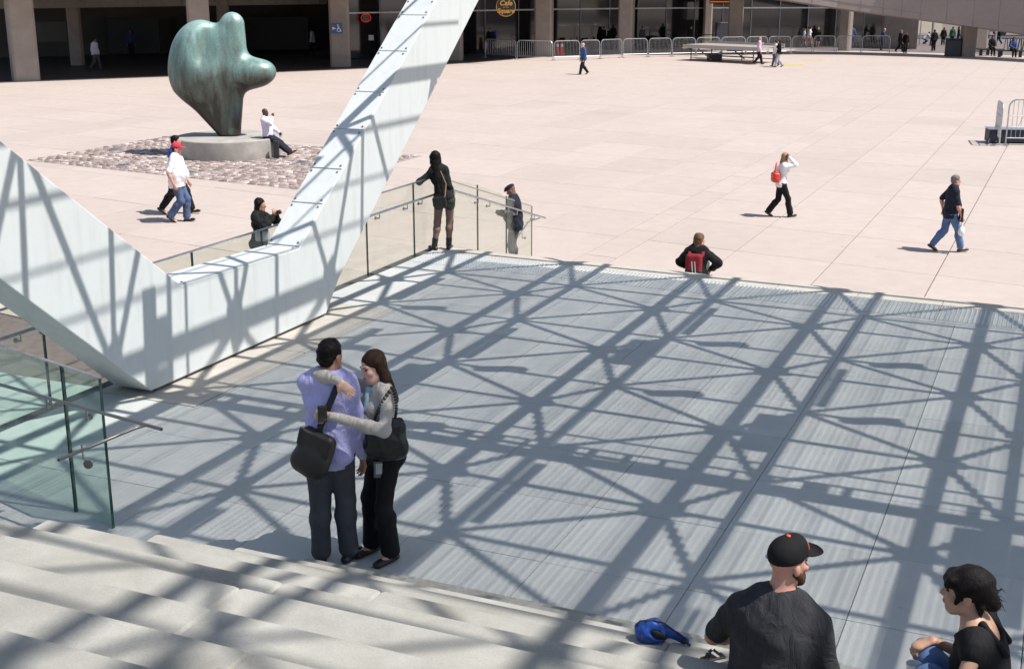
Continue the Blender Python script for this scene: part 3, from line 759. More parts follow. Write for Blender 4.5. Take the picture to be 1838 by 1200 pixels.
# inner lintel of the dark undercroft and its back wall
lin = [at(x, y, 0) for x, y in ((-150, 136), (0, 126), (300, 113), (480, 105), (590, 101))]
path_prism([(p.x, p.y) for p in lin], [(p.x - .4, p.y + .7) for p in lin], 3.62, H0 - .004, 'lintel_beam', M_pod, pod)
for q0, q1 in zip(lin[:-1], lin[1:]):
    for k in range(3):
        p = q0.lerp(q1, (k + .5) / 3); d = (q1 - q0).normalized()
        MB().bar(Vector((p.x + .1, p.y - .03, 3.7)), Vector((p.x + .1, p.y - .03, H0 - .1)), .06).build('joint_strip', M_dullsteel, pod)
bw = [at(x, y, 0) for x, y in ((-200, 112), (0, 104), (300, 96), (520, 90), (640, 87))]
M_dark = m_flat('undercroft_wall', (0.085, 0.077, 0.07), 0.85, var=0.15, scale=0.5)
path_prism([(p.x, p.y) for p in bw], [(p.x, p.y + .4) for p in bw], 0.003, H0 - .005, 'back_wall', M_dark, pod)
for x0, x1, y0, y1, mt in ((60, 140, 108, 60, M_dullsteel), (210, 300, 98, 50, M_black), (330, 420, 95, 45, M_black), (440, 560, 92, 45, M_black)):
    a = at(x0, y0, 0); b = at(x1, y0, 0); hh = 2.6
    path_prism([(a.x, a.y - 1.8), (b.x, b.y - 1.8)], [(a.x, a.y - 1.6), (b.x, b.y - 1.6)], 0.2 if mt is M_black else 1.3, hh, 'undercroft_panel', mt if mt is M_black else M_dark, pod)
# glazed front: panes, mullions, transom
gw = [(-11.6, 89.2), (-4.5, 95.0), (3, 100.2), (10, 103.6), (17, 105.2), (24, 105.6), (30.6, 104.8)]
gl = []
for (x0, y0), (x1, y1) in zip(gw[:-1], gw[1:]):
    for k in range(3):
        gl.append((x0 + (x1 - x0) * k / 3, y0 + (y1 - y0) * k / 3))
gl.append(gw[-1])
rgw = random.Random(4)
for (x0, y0), (x1, y1) in zip(gl[:-1], gl[1:]):
    for z0, z1 in ((0.05, 3.05), (3.15, H0 - .01)):
        tl = rgw.uniform(-.03, .03); d = Vector((x1 - x0, y1 - y0, 0)).normalized(); nn = Vector((-d.y, d.x, 0))
        p0 = Vector((x0, y0, 0)) + d * .035; p1 = Vector((x1, y1, 0)) - d * .035
        m = MB(); m.prism([p0 + Vector((0, 0, z0)), p1 + Vector((0, 0, z0)), p1 + nn * tl + Vector((0, 0, z1)), p0 + nn * tl + Vector((0, 0, z1))], nn * .03); m.build('window_pane', M_window, pod)
    MB().bar(Vector((x0, y0 - .03, 0)), Vector((x0, y0 - .03, H0 - .02)), .07, .1, up=(0, 1, 0)).build('mullion', M_dullsteel, pod)
tr = MB()
for (x0, y0), (x1, y1) in zip(gl[:-1], gl[1:]): tr.bar(Vector((x0, y0 - .05, 3.1)), Vector((x1, y1 - .05, 3.1)), .06, .1)
tag(tr.build('transom', M_galv, pod), kind='stuff')
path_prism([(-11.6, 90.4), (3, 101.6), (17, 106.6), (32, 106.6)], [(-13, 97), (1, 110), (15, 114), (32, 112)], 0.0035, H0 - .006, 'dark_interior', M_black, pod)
# blank end wall at the right of the glass
e0 = at(1584, 86, 0); e1 = at(1645, 88.5, 0)
path_prism([(e0.x, e0.y), (e1.x, e1.y)], [(e0.x - 1, e0.y + 5), (e1.x - .4, e1.y + 1.4)], 0.0036, H0 - .007, 'end_wall', M_pod, pod)

# curved ramp that sweeps down across the right of the building
ramp = thing('entry_ramp', 'smooth concrete ramp that curves down across the glass front at right', 'ramp', (0, 0, 0))
rpx = [(1200, -42, 93.5), (1330, -14, 94), (1411, 0, 94.5), (1505, 14.6, 94.6), (1584, 26.5, 94.2), (1651, 35, 93), (1745, 48, 91), (1838, 61, 88.3), (1960, 80, 84), (2100, 100, 79)]
rp = [aty(x, y, d) for x, y, d in rpx]
z0 = [p.z for p in rp]; fx = [(p.x, p.y) for p in rp]
bx = [(p.x - .6 + .05 * i, p.y + 4.2) for i, p in enumerate(rp)]
path_prism(fx, bx, z0, [z + .45 for z in z0], 'ramp_deck', M_ramp, ramp)
path_prism([(x, y - .02) for x, y in fx], [(x - .02, y + .28) for x, y in fx], [z + .46 for z in z0], [z + 3.0 for z in z0], 'parapet', M_ramp, ramp)
for (x, y, w) in ((1735, 101.5, .95), (1756, 92, 1.0), (1880, 106, .9)):
    p = at(x, y, 0); i = min(range(len(rp)), key=lambda q: abs(rp[q].x - p.x))
    colmesh(w, w, max(1.0, rp[i].z - .02 + (.1 if x < 1800 else -.2))).build('column', M_pod, ramp, loc=p)
jm = MB()
for i in range(2, len(rp) - 1):
    for k in range(2):
        p = rp[i].lerp(rp[i + 1], k / 2); jm.bar(p + Vector((0, -.026, .02)), p + Vector((0, -.026, 3.4)), .025, .012, up=(0, 1, 0))
tag(jm.build('panel_joint', M_dullsteel, ramp), kind='stuff')
# ------------------------------------------------------------------ people
NP = lambda *a: np.array(a, float)
def unit(v): v = np.array(v, float); return v / max(np.linalg.norm(v), 1e-9)
def rotz(t): return np.array([[cos(t), -sin(t), 0], [sin(t), cos(t), 0], [0, 0, 1]])
def rotx(t): return np.array([[1, 0, 0], [0, cos(t), -sin(t)], [0, sin(t), cos(t)]])
def roty(t): return np.array([[cos(t), 0, sin(t)], [0, 1, 0], [-sin(t), 0, cos(t)]])
def ik(a, c, l1, l2, pole):
    d = c - a; L = np.linalg.norm(d); mx = (l1 + l2) * 0.995
    if L > mx: c = a + d / L * mx; L = mx
    d = (c - a) / L; x = (L * L + l1 * l1 - l2 * l2) / (2 * L); h = sqrt(max(l1 * l1 - x * x, 0))
    p = np.array(pole, float); p = p - d * (p @ d); p = unit(p); return a + d * x + p * h, c
def fold_noise(seed, amp, freq):
    r = np.random.RandomState(seed); ks = r.normal(size=(5, 3)) * freq * np.array([1, 1, .7]); ph = r.uniform(0, 6.28, 5)
    def f(P):
        o = 0
        for k, p in zip(ks, ph): o = o + np.sin(P @ k + p + 1.3 * np.sin(P @ (k[[1, 2, 0]] * .6) + p))
        return o * (amp / 3)
    return f
ARM1, ARM2, LEG1, LEG2 = 0.295, 0.265, 0.42, 0.40

class Person:
    def __init__(s, label, loc, yaw, H=1.75, sex='m', vox=0.012, skin='tan', group=None, wide=1.0, fat=0.0,
                 pel=(0, 0, .93), lean=0.03, side=0.0, twist=0.0, foot=None, toe=(0.2, -0.2), knee=None,
                 hand=(None, None), elbow=(None, None), epole=None, hdir=(None, None), palm=(None, None), curl=(.5, .5), head=(0, 0, 0), detail=1, neckup=0.0):
        """tuples are (left, right); x to the figure's right, y forward"""
        s.sc = H / 1.75; s.vox = vox / s.sc; s.sex = sex; f = sex == 'f'; s.det = detail; s.label = label
        s.pel = NP(*pel); s.R = rotz(twist) @ roty(side) @ rotx(-lean); s.u = s.R @ NP(0, 0, 1); s.r = s.R @ NP(1, 0, 0); s.f = s.R @ NP(0, 1, 0)
        s.fat = fat; s.w = wide * (0.9 if f else 1.0)
        P0 = s.pel; s.waist = P0 + s.u * .15; s.chest = P0 + s.u * .36; s.neck = P0 + s.u * .535
        sw = .168 * s.w
        s.sh = [P0 + s.u * .462 - s.r * sw, P0 + s.u * .462 + s.r * sw]
        s.hip = [P0 + NP(-.088, 0, -.03), P0 + NP(.088, 0, -.03)]
        foot = foot or ((-.10, -.02, .09), (.10, .02, .09)); knee = knee or ((0, 1, .1), (0, 1, .1))
        s.kn = [None, None]; s.an = [None, None]; s.toe = []
        for i in (0, 1):
            s.kn[i], s.an[i] = ik(s.hip[i], NP(*foot[i]), LEG1, LEG2, knee[i])
            t = toe[i]; 
            s.toe.append(NP(sin(-t), cos(-t), 0) if not isinstance(t, (tuple, list)) else unit(t))
        s.el = [None, None]; s.wr = [None, None]; s.hd = []; s.pn = []; s.curl = curl
        for i in (0, 1):
            sg = -1 if i == 0 else 1
            tgt = hand[i]
            if tgt is None: tgt = s.sh[i] + s.r * sg * .07 + NP(0, .06, -.535)
            else: tgt = NP(*tgt)
            pole = (epole[i] if epole and epole[i] is not None else s.r * sg * .5 - s.f * .8 - NP(0, 0, .1))
            if elbow[i] is not None:
                s.el[i] = NP(*elbow[i]); s.wr[i] = tgt
            else: s.el[i], s.wr[i] = ik(s.sh[i], tgt, ARM1, ARM2, pole)
            d = unit(s.wr[i] - s.el[i]) if hdir[i] is None else unit(hdir[i]); s.hd.append(d)
            n = -s.r * sg if palm[i] is None else NP(*palm[i]); s.pn.append(unit(n - d * (n @ d)))
        hy, hp, ht = head
        s.hR = s.R @ rotz(hy) @ rotx(hp) @ roty(ht); s.hR = rotz(twist + hy) @ rotx(hp - lean * .35) @ roty(ht + side * .3)
        s.hc = s.neck + unit(s.u * .55 + NP(0, 0, .45)) * .115 + s.hR @ NP(0, .03, .035) + NP(0, 0, neckup)
        s.root = None; s.yaw = yaw; s.loc = Vector(loc); s.skin = SK[skin]; s.group = group
    def H(s, x, y, z): return s.hc + s.hR @ NP(x, y, z)
    def put(s, name, S, mat, parent='root', vox=None):
        v, f = S.mesh(vox or s.vox)
        if len(f) == 0: return None
        me = np_mesh(name, v * s.sc, f, mat); o = bpy.data.objects.new(name, me); COL.objects.link(o)
        if parent == 'root': o.parent = s.root
        elif parent is not None: o.parent = parent
        return o
    def torso(s, S, g, k=.05, bottom=True):
        f = s.sex == 'f'; fa = s.fat; w = s.w
        a = .135 if not f else .14
        S.flat(s.pel + NP(0, 0, -.02), s.waist, a + fa * .6 + g, (.112 if f else .135) + fa + g, s.f, .72 + fa, k)
        S.flat(s.waist, s.chest, (.112 if f else .135) + fa + g, .148 * w + fa * .5 + g, s.f, .74 + fa, k)
        S.flat(s.chest, s.neck - s.u * .02, .142 * w + g, .062 + g, s.f, .72, k)
        if not bottom: return
        S.cone(s.sh[0] + s.r * .02, s.sh[1] - s.r * .02, .056 + g, k=k)
        S.flat(s.chest, s.pel + s.u * .45, .146 * w + fa * .4 + g, .152 * w + g, s.f, .62, k)
        for q in (0, 1): S.cone(s.neck + s.u * .0, s.neck * .4 + s.sh[q] * .6 + s.u * .005, .038 + g, .042 + g, k=k)
        if f:
            for q in (-1, 1): S.ell(s.chest + s.r * .07 * q + s.f * .085 - s.u * .0, (.062 + g, .055 + g, .062 + g), k=.04)
        if fa > .02: S.ell(s.waist + s.f * (.05 + fa * .4), (.14 + g, .10 + fa + g, .15 + g), k=.06)
    def arm(s, S, i, g, upto=2.0, k=.03):
        """upto 0..1 along the upper arm, 1..2 along the forearm"""
        t = min(upto, 1.0); e = s.sh[i] + (s.el[i] - s.sh[i]) * t; m = 1.0 if s.sex == 'm' else .86
        S.cone(s.sh[i], e, .052 * m + g, (.052 + (.041 - .052) * t) * m + g, k=k)
        if upto > 1:
            t = upto - 1; e = s.el[i] + (s.wr[i] - s.el[i]) * t
            q = s.el[i] + (s.wr[i] - s.el[i]) * min(.3, t); S.cone(s.el[i], q, .042 * m + g, .044 * m + g, k=k); S.cone(q, e, .044 * m + g, (.044 + (.028 - .044) * t) * m + g, k=k)
    def leg(s, S, i, g0, g1, upto=2.0, k=.04, flare=0.0):
        t = min(upto, 1.0); e = s.hip[i] + (s.kn[i] - s.hip[i]) * t
        S.cone(s.hip[i], e, .088 + g0, .088 + (.056 - .088) * t + g0, k=k)
        if upto > 1:
            t = upto - 1; d = s.an[i] - s.kn[i]; bk = -unit(np.cross(d, np.cross(s.toe[i], d)))
            bk = -s.toe[i] if np.linalg.norm(d) < 1e-6 else unit(-s.toe[i] + unit(d) * (s.toe[i] @ unit(d)))
            q = s.kn[i] + d * .3 + bk * .012; S.cone(s.kn[i], q, .055 + g0, .056 + g1, k=k); S.cone(q, s.kn[i] + d * t, .056 + g1, .038 + g1 + flare, k=k)
    def handsdf(s, S, i):
        d, n = s.hd[i], s.pn[i]; sd = np.cross(d, n) * (1 if i == 0 else -1); w = s.wr[i]; c = s.curl[i]
        mn = max(.0085, s.vox * .62); kf = .006
        S.flat(w + d * .015, w + d * .075, .030, .040, n, .45, .02)
        if s.vox > .016: S.cone(w + d * .08, w + d * .15 + n * .03, .034, .024, k=.02); return
        for q, ln, sp in ((-1.5, .062, -.03), (-.5, .078, -.012), (.5, .082, .008), (1.5, .074, .028)):
            b = w + d * .088 + sd * q * .019; cc = c * (1.15 if q < 0 else 1.0)
            d1 = unit(d * cos(cc) + n * sin(cc) + sd * sp * .8); p1 = b + d1 * ln * .5; a2 = cc * 2.1
            d2 = unit(d * cos(a2) + n * sin(a2) + sd * sp * .4); p2 = p1 + d2 * ln * .5
            S.cone(b - d * .02, p1, mn * 1.08, mn, k=kf); S.cone(p1, p2, mn, mn * .85, k=kf)
        b = w + d * .03 + sd * .028; p1 = b + unit(d * .7 + sd * .62 + n * .25) * .042; p2 = p1 + unit(d * .9 + sd * .15 + n * (.2 + c * .5)) * .035
        S.cone(b, p1, .014, .0115, k=.012); S.cone(p1, p2, max(.0105, mn), mn * .95, k=kf)
    def headsdf(s, S):
        R = s.hR.T; H = s.H; f = s.sex == 'f'; d = s.det
        S.ell(H(0, -.014, .038), (.074, .094, .084), R, k=.02); S.ell(H(0, .028, -.022), (.060, .070, .086), R, k=.03)
        S.ell(H(0, .050, -.088), (.036 if f else .044, .040, .030), R, k=.03)
        S.cone(H(-.048, .01, -.072), H(-.02, .055, -.098), .022, k=.03); S.cone(H(.048, .01, -.072), H(.02, .055, -.098), .022, k=.03)
        S.cone(s.neck - s.u * .03, H(0, -.018, -.05), .050 if f else .058, .050 if f else .056, k=.03)
        if d >= 1:
            S.cone(H(0, .092, .012), H(0, .112, -.026), .009, .0125, k=.016)
            for q in (-1, 1):
                S.ell(H(.076 * q, -.006, -.012), (.011, .020, .031), R, k=.008)
        if d >= 2:
            for q in (-1, 1):
                S.ell(H(.031 * q, .104, .006), (.020, .018, .013), R, k=.014, op='s'); S.ell(H(.013 * q, .101, -.030), (.010, .012, .009), R, k=.008)
                S.ell(H(.043 * q, .072, -.028), (.024, .022, .02), R, k=.02); S.cone(H(.012 * q, .096, .024), H(.045 * q, .082, .024), .009, k=.012)
            S.cone(H(-.016, .096, -.055), H(.016, .096, -.055), .0075, k=.01); S.cone(H(-.014, .094, -.066), H(.014, .094, -.066), .009, k=.01)
    def body(s, cat='person', shrink=.004, feet=True, bare=()):
        S = SDF(.03); g = -shrink
        s.torso(S, g)
        for i in (0, 1):
            s.arm(S, i, g if i not in bare else 0); s.leg(S, i, g, g); s.handsdf(S, i)
            if feet: S.cone(s.an[i] + NP(0, 0, -.03), s.an[i] + s.toe[i] * .15 + NP(0, 0, -.062), .036, .026, k=.03)
        s.headsdf(S)
        o = s.put('person', S, s.skin, None); s.root = o
        o.location = s.loc; o.rotation_euler = (0, 0, s.yaw)
        tag(o, s.label, cat, s.group)
        if s.det >= 2: s.face()
        return s
    def face(s):
        R = s.hR.T
        for q in (-1, 1):
            E = SDF(0); E.ell(s.H(.031 * q, .0865, .005), (.0125, .0105, .0085), R); s.put('eye', E, M_eye, vox=.0022)
            B = SDF(0.004); B.cone(s.H(.014 * q, .1005, .024), s.H(.034 * q, .0965, .0295), .0032, .003); B.cone(s.H(.034 * q, .0965, .0295), s.H(.050 * q, .084, .022), .003, .002); s.put('eyebrow', B, HR['black'], vox=.002)
        L = SDF(.004); L.cone(s.H(-.018, .0985, -.0565), s.H(.018, .0985, -.0565), .0052); L.cone(s.H(-.015, .0985, -.0655), s.H(.015, .0985, -.0655), .006); s.put('lips', L, M_lips, vox=.0022)
    # ---- clothes
    def top(s, mat, name='shirt', sleeve=2.0, loose=.012, hem=-.06, neck=.012, folds=(.006, 26), collar=False, seed=1, cuff=False, vneck=0.0, straps=False, scoop=0.0):
        S = SDF(.05); s.torso(S, loose, bottom=not straps)
        S.flat(s.pel + NP(0, 0, hem - .05), s.pel + NP(0, 0, .05), .138 + s.fat * .6 + loose + .008, .138 + s.fat * .6 + loose, s.f, .78, .05)
        for q in (0, 1): S.ell(s.hip[q] + NP(0, -.055, .0), (.085 + loose * .6, .078 + loose, .10), k=.06)
        if sleeve > 0:
            for i in (0, 1): s.arm(S, i, loose * .95, min(sleeve, 1.96), k=.035)
        if folds: S.field(fold_noise(seed, folds[0], folds[1]))
        S.cone(s.neck - s.u * .02, s.hc, .056 + neck, .07 + neck, k=.01, op='s')
        if scoop: S.ell(s.neck - s.f * .05 - s.u * .01, (.10, .10, scoop), k=.02, op='s')
        if vneck: S.cone(s.neck + s.f * .09, s.chest + s.f * .14, .035, .02, k=.01, op='s')
        S.cut(s.pel + NP(0, 0, hem), NP(0, .12, -1))
        if sleeve and sleeve < 1.9:
            pass
        o = s.put(name, S, mat)
        if collar and o:
            C = SDF(.01); pts = [s.neck + s.u * (.022 + .012 * cos(t)) + s.r * .073 * sin(t) - s.f * (.066 * cos(t) - .004) for t in np.linspace(-2.5, 2.5, 13)]
            for p, q in zip(pts[:-1], pts[1:]): C.flat(p, q, .017, .017, unit((p + q) / 2 - s.neck - s.u * .02), .5)
            s.put('collar', C, mat, o)
        return o
    def trousers(s, mat, name='trousers', loose=.016, flare=.012, upto=1.94, waist=.10, folds=(.007, 20), seed=3):
        S = SDF(.04)
        S.flat(s.pel + NP(0, -.0, -.03), s.waist, .142 + s.fat * .5 + loose * .6, .125 + s.fat * .8 + loose * .5, s.f, .78, .05)
        for q in (0, 1):
            s.leg(S, q, loose, loose * 1.2, upto, flare=flare); S.ell(s.hip[q] + NP(0, -.055, .0), (.085, .075, .09), k=.06)
        if folds: S.field(fold_noise(seed, folds[0], folds[1]))
        S.cut(s.pel + s.u * waist, s.u if s.pel[2] > .5 else NP(0, -.6, .8))
        if upto > 1.9 and s.pel[2] > .7: S.cut((0, 0, .022), (0, 0, -1))
        return s.put(name, S, mat)
    def shorts(s, mat, upto=.42, name='shorts', **k): return s.trousers(mat, name, upto=upto, **k)
    def shoes(s, mat, boot=0.0, heel=0.0, low=False):
        for i in (0, 1):
            S = SDF(.02); a, t = s.an[i], s.toe[i]; dn = NP(0, 0, -1); sd = np.cross(t, NP(0, 0, 1)); 
            if abs(t[2]) > .2: dn = unit(np.cross(np.cross(t, dn), t))
            S.flat(a + dn * .06 - t * .05, a + dn * .062 + t * .15, .036, .040, dn, .75); S.flat(a + dn * .045 + t * 0, a + dn * .058 + t * .12, .036, .03, sd, .85)
            if not low: S.cone(a + dn * .0, a + dn * .05 - t * .02, .044, .04)
            if boot: S.cone(a, a + unit(s.kn[i] - a) * boot, .05, .056)
            S.cut(a + dn * (.088), dn)
            o = s.put('shoe', S, mat)
    def hair(s, mat, style='short', name='hair'):
        R = s.hR.T; H = s.H; S = SDF(.02)
        S.ell(H(0, -.016, .044), (.082, .101, .088), R)
        if style == 'short':
            S.ell(H(0, -.06, -.02), (.068, .05, .06), R, k=.03)
            S.ell(H(0, .10, -.05), (.085, .085, .105), R, k=.015, op='s'); S.ell(H(0, .03, -.07), (.10, .06, .055), R, k=.02, op='s')
        elif style in ('long', 'bob'):
            ln = .27 if style == 'long' else .13
            S.flat(H(0, -.045, .03), H(0, -.075, -ln), .088, .080 if style == 'long' else .085, s.hR @ NP(0, 1, 0), .6, .03)
            for q in (-1, 1): S.cone(H(.068 * q, -.01, .03), H(.072 * q, -.02, -ln * .62), .03, .028, k=.04)
            S.ell(H(0, .105, -.04), (.066, .10, .105), R, k=.012, op='s'); S.cone(H(0, -.0, -.09), H(0, .02, -.26), .055, .06, k=.01, op='s')
        elif style == 'bun':
            S.ell(H(0, -.02, .045), (.090, .106, .092), R); S.cone(H(0, -.09, -.005), H(0, -.125, -.045), .055, .04, k=.03)
            for q in (-1, 1):
                S.cone(H(.072 * q, .02, .02), H(.074 * q, .045, -.035), .020, .009, k=.03); S.cone(H(.05 * q, -.07, -.05), H(.05 * q, -.075, -.10), .02, .006, k=.02)
            S.cone(H(-.05, .075, .062), H(.05, .075, .062), .028, k=.03); S.cone(H(.0, .088, .05), H(-.045, .09, .03), .02, .014, k=.02); S.cone(H(.0, .088, .05), H(.045, .09, .03), .02, .014, k=.02)
            S.ell(H(0, .115, -.045), (.070, .085, .080), R, k=.01, op='s')
            for q in (-1, 1): S.ell(H(.088 * q, -.005, -.025), (.03, .026, .030), R, k=.008, op='s')
        S.field(fold_noise(9, .004, 60 if style != 'short' else 90))
        return s.put(name, S, mat)
    def beard(s, mat):
        R = s.hR.T; S = SDF(.02); S.ell(s.H(0, .048, -.086), (.056, .060, .050), R); S.cone(s.H(-.056, .0, -.035), s.H(-.045, .04, -.085), .024, .032); S.cone(s.H(.056, .0, -.035), s.H(.045, .04, -.085), .024, .032)
        S.ell(s.H(0, .105, -.045), (.022, .03, .016), R, k=.01, op='s'); S.ell(s.H(0, .10, .01), (.05, .08, .045), R, k=.01, op='s')
        S.field(fold_noise(4, .002, 150)); return s.put('beard', S, mat)
    def cap(s, mat, brim=True, flatcap=False, button=None, stripe=None, name='cap', tilt=0.0):
        R = s.hR.T; S = SDF(.02); H = s.H
        if flatcap:
            S.ell(H(0, .0, .072), (.095, .118, .05), R); S.ell(H(0, .085, .05), (.07, .06, .016), R)
            return s.put(name, S, mat)
        S.ell(H(0, -.008, .052), (.086, .106, .092), R); S.ell(H(0, .045, .088), (.06, .05, .05), R, k=.03)
        S.cut(H(0, 0, .028), s.hR @ NP(0, .10, -1)); o = s.put(name, S, mat)
        if brim:
            B = SDF(.01); ax = unit(NP(0, 1, -.12)); up = unit(NP(0, .12, 1)); RR = np.stack([NP(1, 0, 0), ax, up]) @ s.hR.T
            B.ell(H(0, .118, .038), (.082, .092, .012), RR); B.ell(H(0, -.01, .05), (.083, .103, .09), R, k=.004, op='s')
            s.put('brim', B, mat, o, vox=min(s.vox, .008))
        if button: B = SDF(0); B.ell(H(0, -.008, .147), (.012, .012, .007), R); s.put('button', B, button, o, vox=.004)
        if stripe:
            B = SDF(.002); pts = [H(-.032 + .0, .094, .05), H(-.03, .086, .085), H(-.028, .066, .118)]
            for q in (-1, 1):
                pts = [H(.036 * q, .101, .058), H(.034 * q, .093, .090), H(.026 * q, .072, .122)]
                for a, b in zip(pts[:-1], pts[1:]): B.cone(a, b, .0045)
            s.put('piping', B, stripe, o, vox=.004)
        return o
M_eye = m_flat('eye_dark', (0.05, 0.035, 0.03), 0.15)
M_lips = m_flat('lips', (0.40, 0.13, 0.115), 0.4)
def local(pt, loc, yaw, sc=1.0):
    d = Vector(pt) - Vector(loc); c, s_ = cos(yaw), sin(yaw)
    return ((d.x * c + d.y * s_) / sc, (-d.x * s_ + d.y * c) / sc, d.z / sc)
def world_pt(p, s): return Vector(s.loc) + Vector((p[0] * cos(s.yaw) - p[1] * sin(s.yaw), p[0] * sin(s.yaw) + p[1] * cos(s.yaw), p[2])) * s.sc if False else Vector(s.loc) + Vector(tuple(rotz(s.yaw) @ np.array(p) * s.sc))
def facing(dx, dy): return math.atan2(-dx, dy)                      # yaw for a figure looking along (dx, dy)
# ------------------------------------------------------------------ crowd barriers
def barrier(w, h=1.28, name='crowd_barrier', bars=16):
    """root at the middle of its foot line, x along the barrier"""
    t = empty(name); r = .26; z0 = .24; pts = []
    for cx, sg, q in ((-w / 2 + r, -1, 0), (w / 2 - r, 1, 1)):
        seq = [(cx + sg * r * cos(a), h - r + r * sin(a)) for a in (np.linspace(0, pi / 2, 6) if q == 0 else np.linspace(pi / 2, 0, 6))]
        pts += seq
    loop = [(-w / 2, 0.03)] + pts + [(w / 2, 0.03)]
    fm = MB(); fm.tube([(x, 0, z) for x, z in loop], .026, 6); fm.tube([(-w / 2, 0, z0), (w / 2, 0, z0)], .019, 6); fm.build('frame', M_galv, t, True)
    b = MB()
    for k in range(bars):
        x = -w / 2 + (k + 1) * w / (bars + 1); e = max(0, abs(x) - (w / 2 - r)); b.tube([(x, 0, z0), (x, 0, h - r + sqrt(max(r * r - e * e, 0)))], .0095, 4)
    tag(b.build('bars', M_galv, t), kind='stuff')
    for x in (-w / 2 + .02, w / 2 - .02):
        MB().tube([(x, -.28, .02), (x, 0, .05), (x, .28, .02)], .018, 5).build('foot', M_galv, t)
    return t
bpx = [(870, 104), (927, 107), (993, 109), (1041, 107.5), (1077.5, 106.5), (1116.6, 104), (1163, 103), (1205.4, 102), (1248.5, 101), (1292.5, 100), (1338, 99.3), (1377.6, 98.5), (1419.6, 98), (1457.9, 96.7), (1499.6, 97.3), (1545.3, 96.5), (1597.5, 97)]
where = ['nearest the white leg', 'second right of the white leg, before a column', 'with the two orange cones behind it', 'behind the man in the blue shirt', 'right of the man in the blue shirt', 'at the foot of the wide column', 'right of the wide column, before cafe tables', 'third left of the stage platform', 'second left of the stage platform', 'behind the left end of the stage platform', 'behind the middle of the stage platform', 'behind the man in the pink shirt', 'behind the woman in the black vest', 'before the walkers in red', 'before the woman in a black skirt', 'before the squat dark column', 'at the right end of the row, before the leaning man']
for i, (q0, q1) in enumerate(zip(bpx[:-1], bpx[1:])):
    a = at(*q0, 0); b = at(*q1, 0); m = (a + b) / 2; d = b - a
    t = barrier(max(1.4, d.length - .12), 1.3); t.location = m; t.rotation_euler.z = math.atan2(d.y, d.x)
    tag(t, 'silver crowd barrier ' + where[i], 'barrier', 'crowd barriers in a row before the glass front')
# two barriers leaning on a dark cart at the right edge
p = at(1800, 262, 0)
for (lx, ly, rz, lb) in ((1.42, 0.1, -.12, 'silver crowd barrier at the right edge standing across the dark blue box'), (.02, .62, 1.32, 'silver crowd barrier seen end on beside the dark blue box at right')):
    t = barrier(2.5 if lx > 1 else 1.5, 1.52 if lx > 1 else 1.4); t.location = p + Vector((lx, ly, 0)); t.rotation_euler.z = rz; tag(t, lb, 'barrier', 'crowd barriers at the right edge')
    MB().tube([(-1.15, 0, .6), (1.15, 0, .6)] if lx > 1 else [(-.7, 0, .6), (.7, 0, .6)], .018, 6).build('rail', M_galv, t); MB().tube([(-1.2, 0, .98), (1.2, 0, .98)] if lx > 1 else [(-.7, 0, .98), (.7, 0, .98)], .018, 6).build('rail', M_galv, t)
M_navy = m_flat('navy_panel', (0.022, 0.026, 0.05), 0.55)
bx = thing('flat_case', 'long low dark blue case lying behind the barriers at the right edge', 'case', p + Vector((.05, .75, 0)), -.1)
MB().cbox(-.28, 2.6, -.12, .5, 0.05, .47, .02).build('case_body', M_navy, bx); MB().box(-.3, 2.62, -.14, .52, .472, .50).build('lid', M_galv, bx)
wl = MB(); 
for x in (-.1, 1.1, 2.3): wl.tube([(x, -.2, .05), (x + .06, -.2, .05)], .05, 8)
tag(wl.build('castors', M_black, bx), kind='stuff'); MB().bar((-.34, -.3, .02), (-.2, .1, .3), .04).build('prop', M_dullsteel, bx)

# ------------------------------------------------------------------ stage platform
p0 = at(1240, 109, 0); p1 = at(1352, 115, 0); d = (p1 - p0); L = d.length
stg = thing('stage_platform', 'low grey stage platform on a black frame with diagonal braces', 'stage', p0, math.atan2(d.y, d.x))
h = 1.02; dp = 2.6
M_ply = m_flat('stage_deck', (0.33, 0.29, 0.26), 0.7, var=0.15)
M_alu = m_flat('stage_edge', (0.42, 0.40, 0.38), 0.5, 0.3)
MB().box(-.5, L + .6, -.2, dp, h, h + .05).build('deck_board', M_ply, stg)
for y, z0, z1 in ((-.22, h - .18, h + .06), (dp + .01, h - .12, h + .2)): MB().box(-.55, L + .65, y, y + .05, z0, z1).build('edge_beam', M_alu, stg)
for y in (0, dp - .2):
    for x in (0, L * .5, L - .02): MB().tube([(x, y, 0), (x, y, h - .002)], .04, 6).build('leg', M_darksteel, stg)
    for z in (.22, .42, .62):
        if z < .3 or y == 0: MB().tube([(0 if z < .3 else L * .45, y, z), (L, y, z)], .025, 5).build('rail', M_darksteel, stg)
MB().bar((.4, 0, h - .1), (L * .33, .05, .12), .06).build('brace', M_dullsteel, stg); MB().bar((L * .28, dp - .2, h - .1), (L * .55, dp - .25, .12), .06).build('brace', M_dullsteel, stg)
cr = thing('equipment_crate', 'dark crate stowed under the middle of the stage platform', 'crate', p0 + d * .42 + Vector((0, 1.0, 0)), .1)
MB().cbox(-.45, .45, -.3, .3, 0.0, .45, .03).build('crate_body', M_darksteel, cr); MB().box(-.46, .46, -.31, .31, .452, .48).build('lid', M_dullsteel, cr)

# yellow paint on the paving
M_yel = m_flat('yellow_paint', (0.52, 0.43, 0.03), 0.7, var=.2)
for x, y in ((1421, 116.8), (1456, 108)):
    a = at(x, y, 0); tag(MB().prism([a + Vector((-.75, -.32, .004)), a + Vector((.75, -.42, .004)), a + Vector((.8, .32, .004)), a + Vector((-.65, .4, .004))], (0, 0, .002)).build('painted_marking', M_yel), kind='structure')

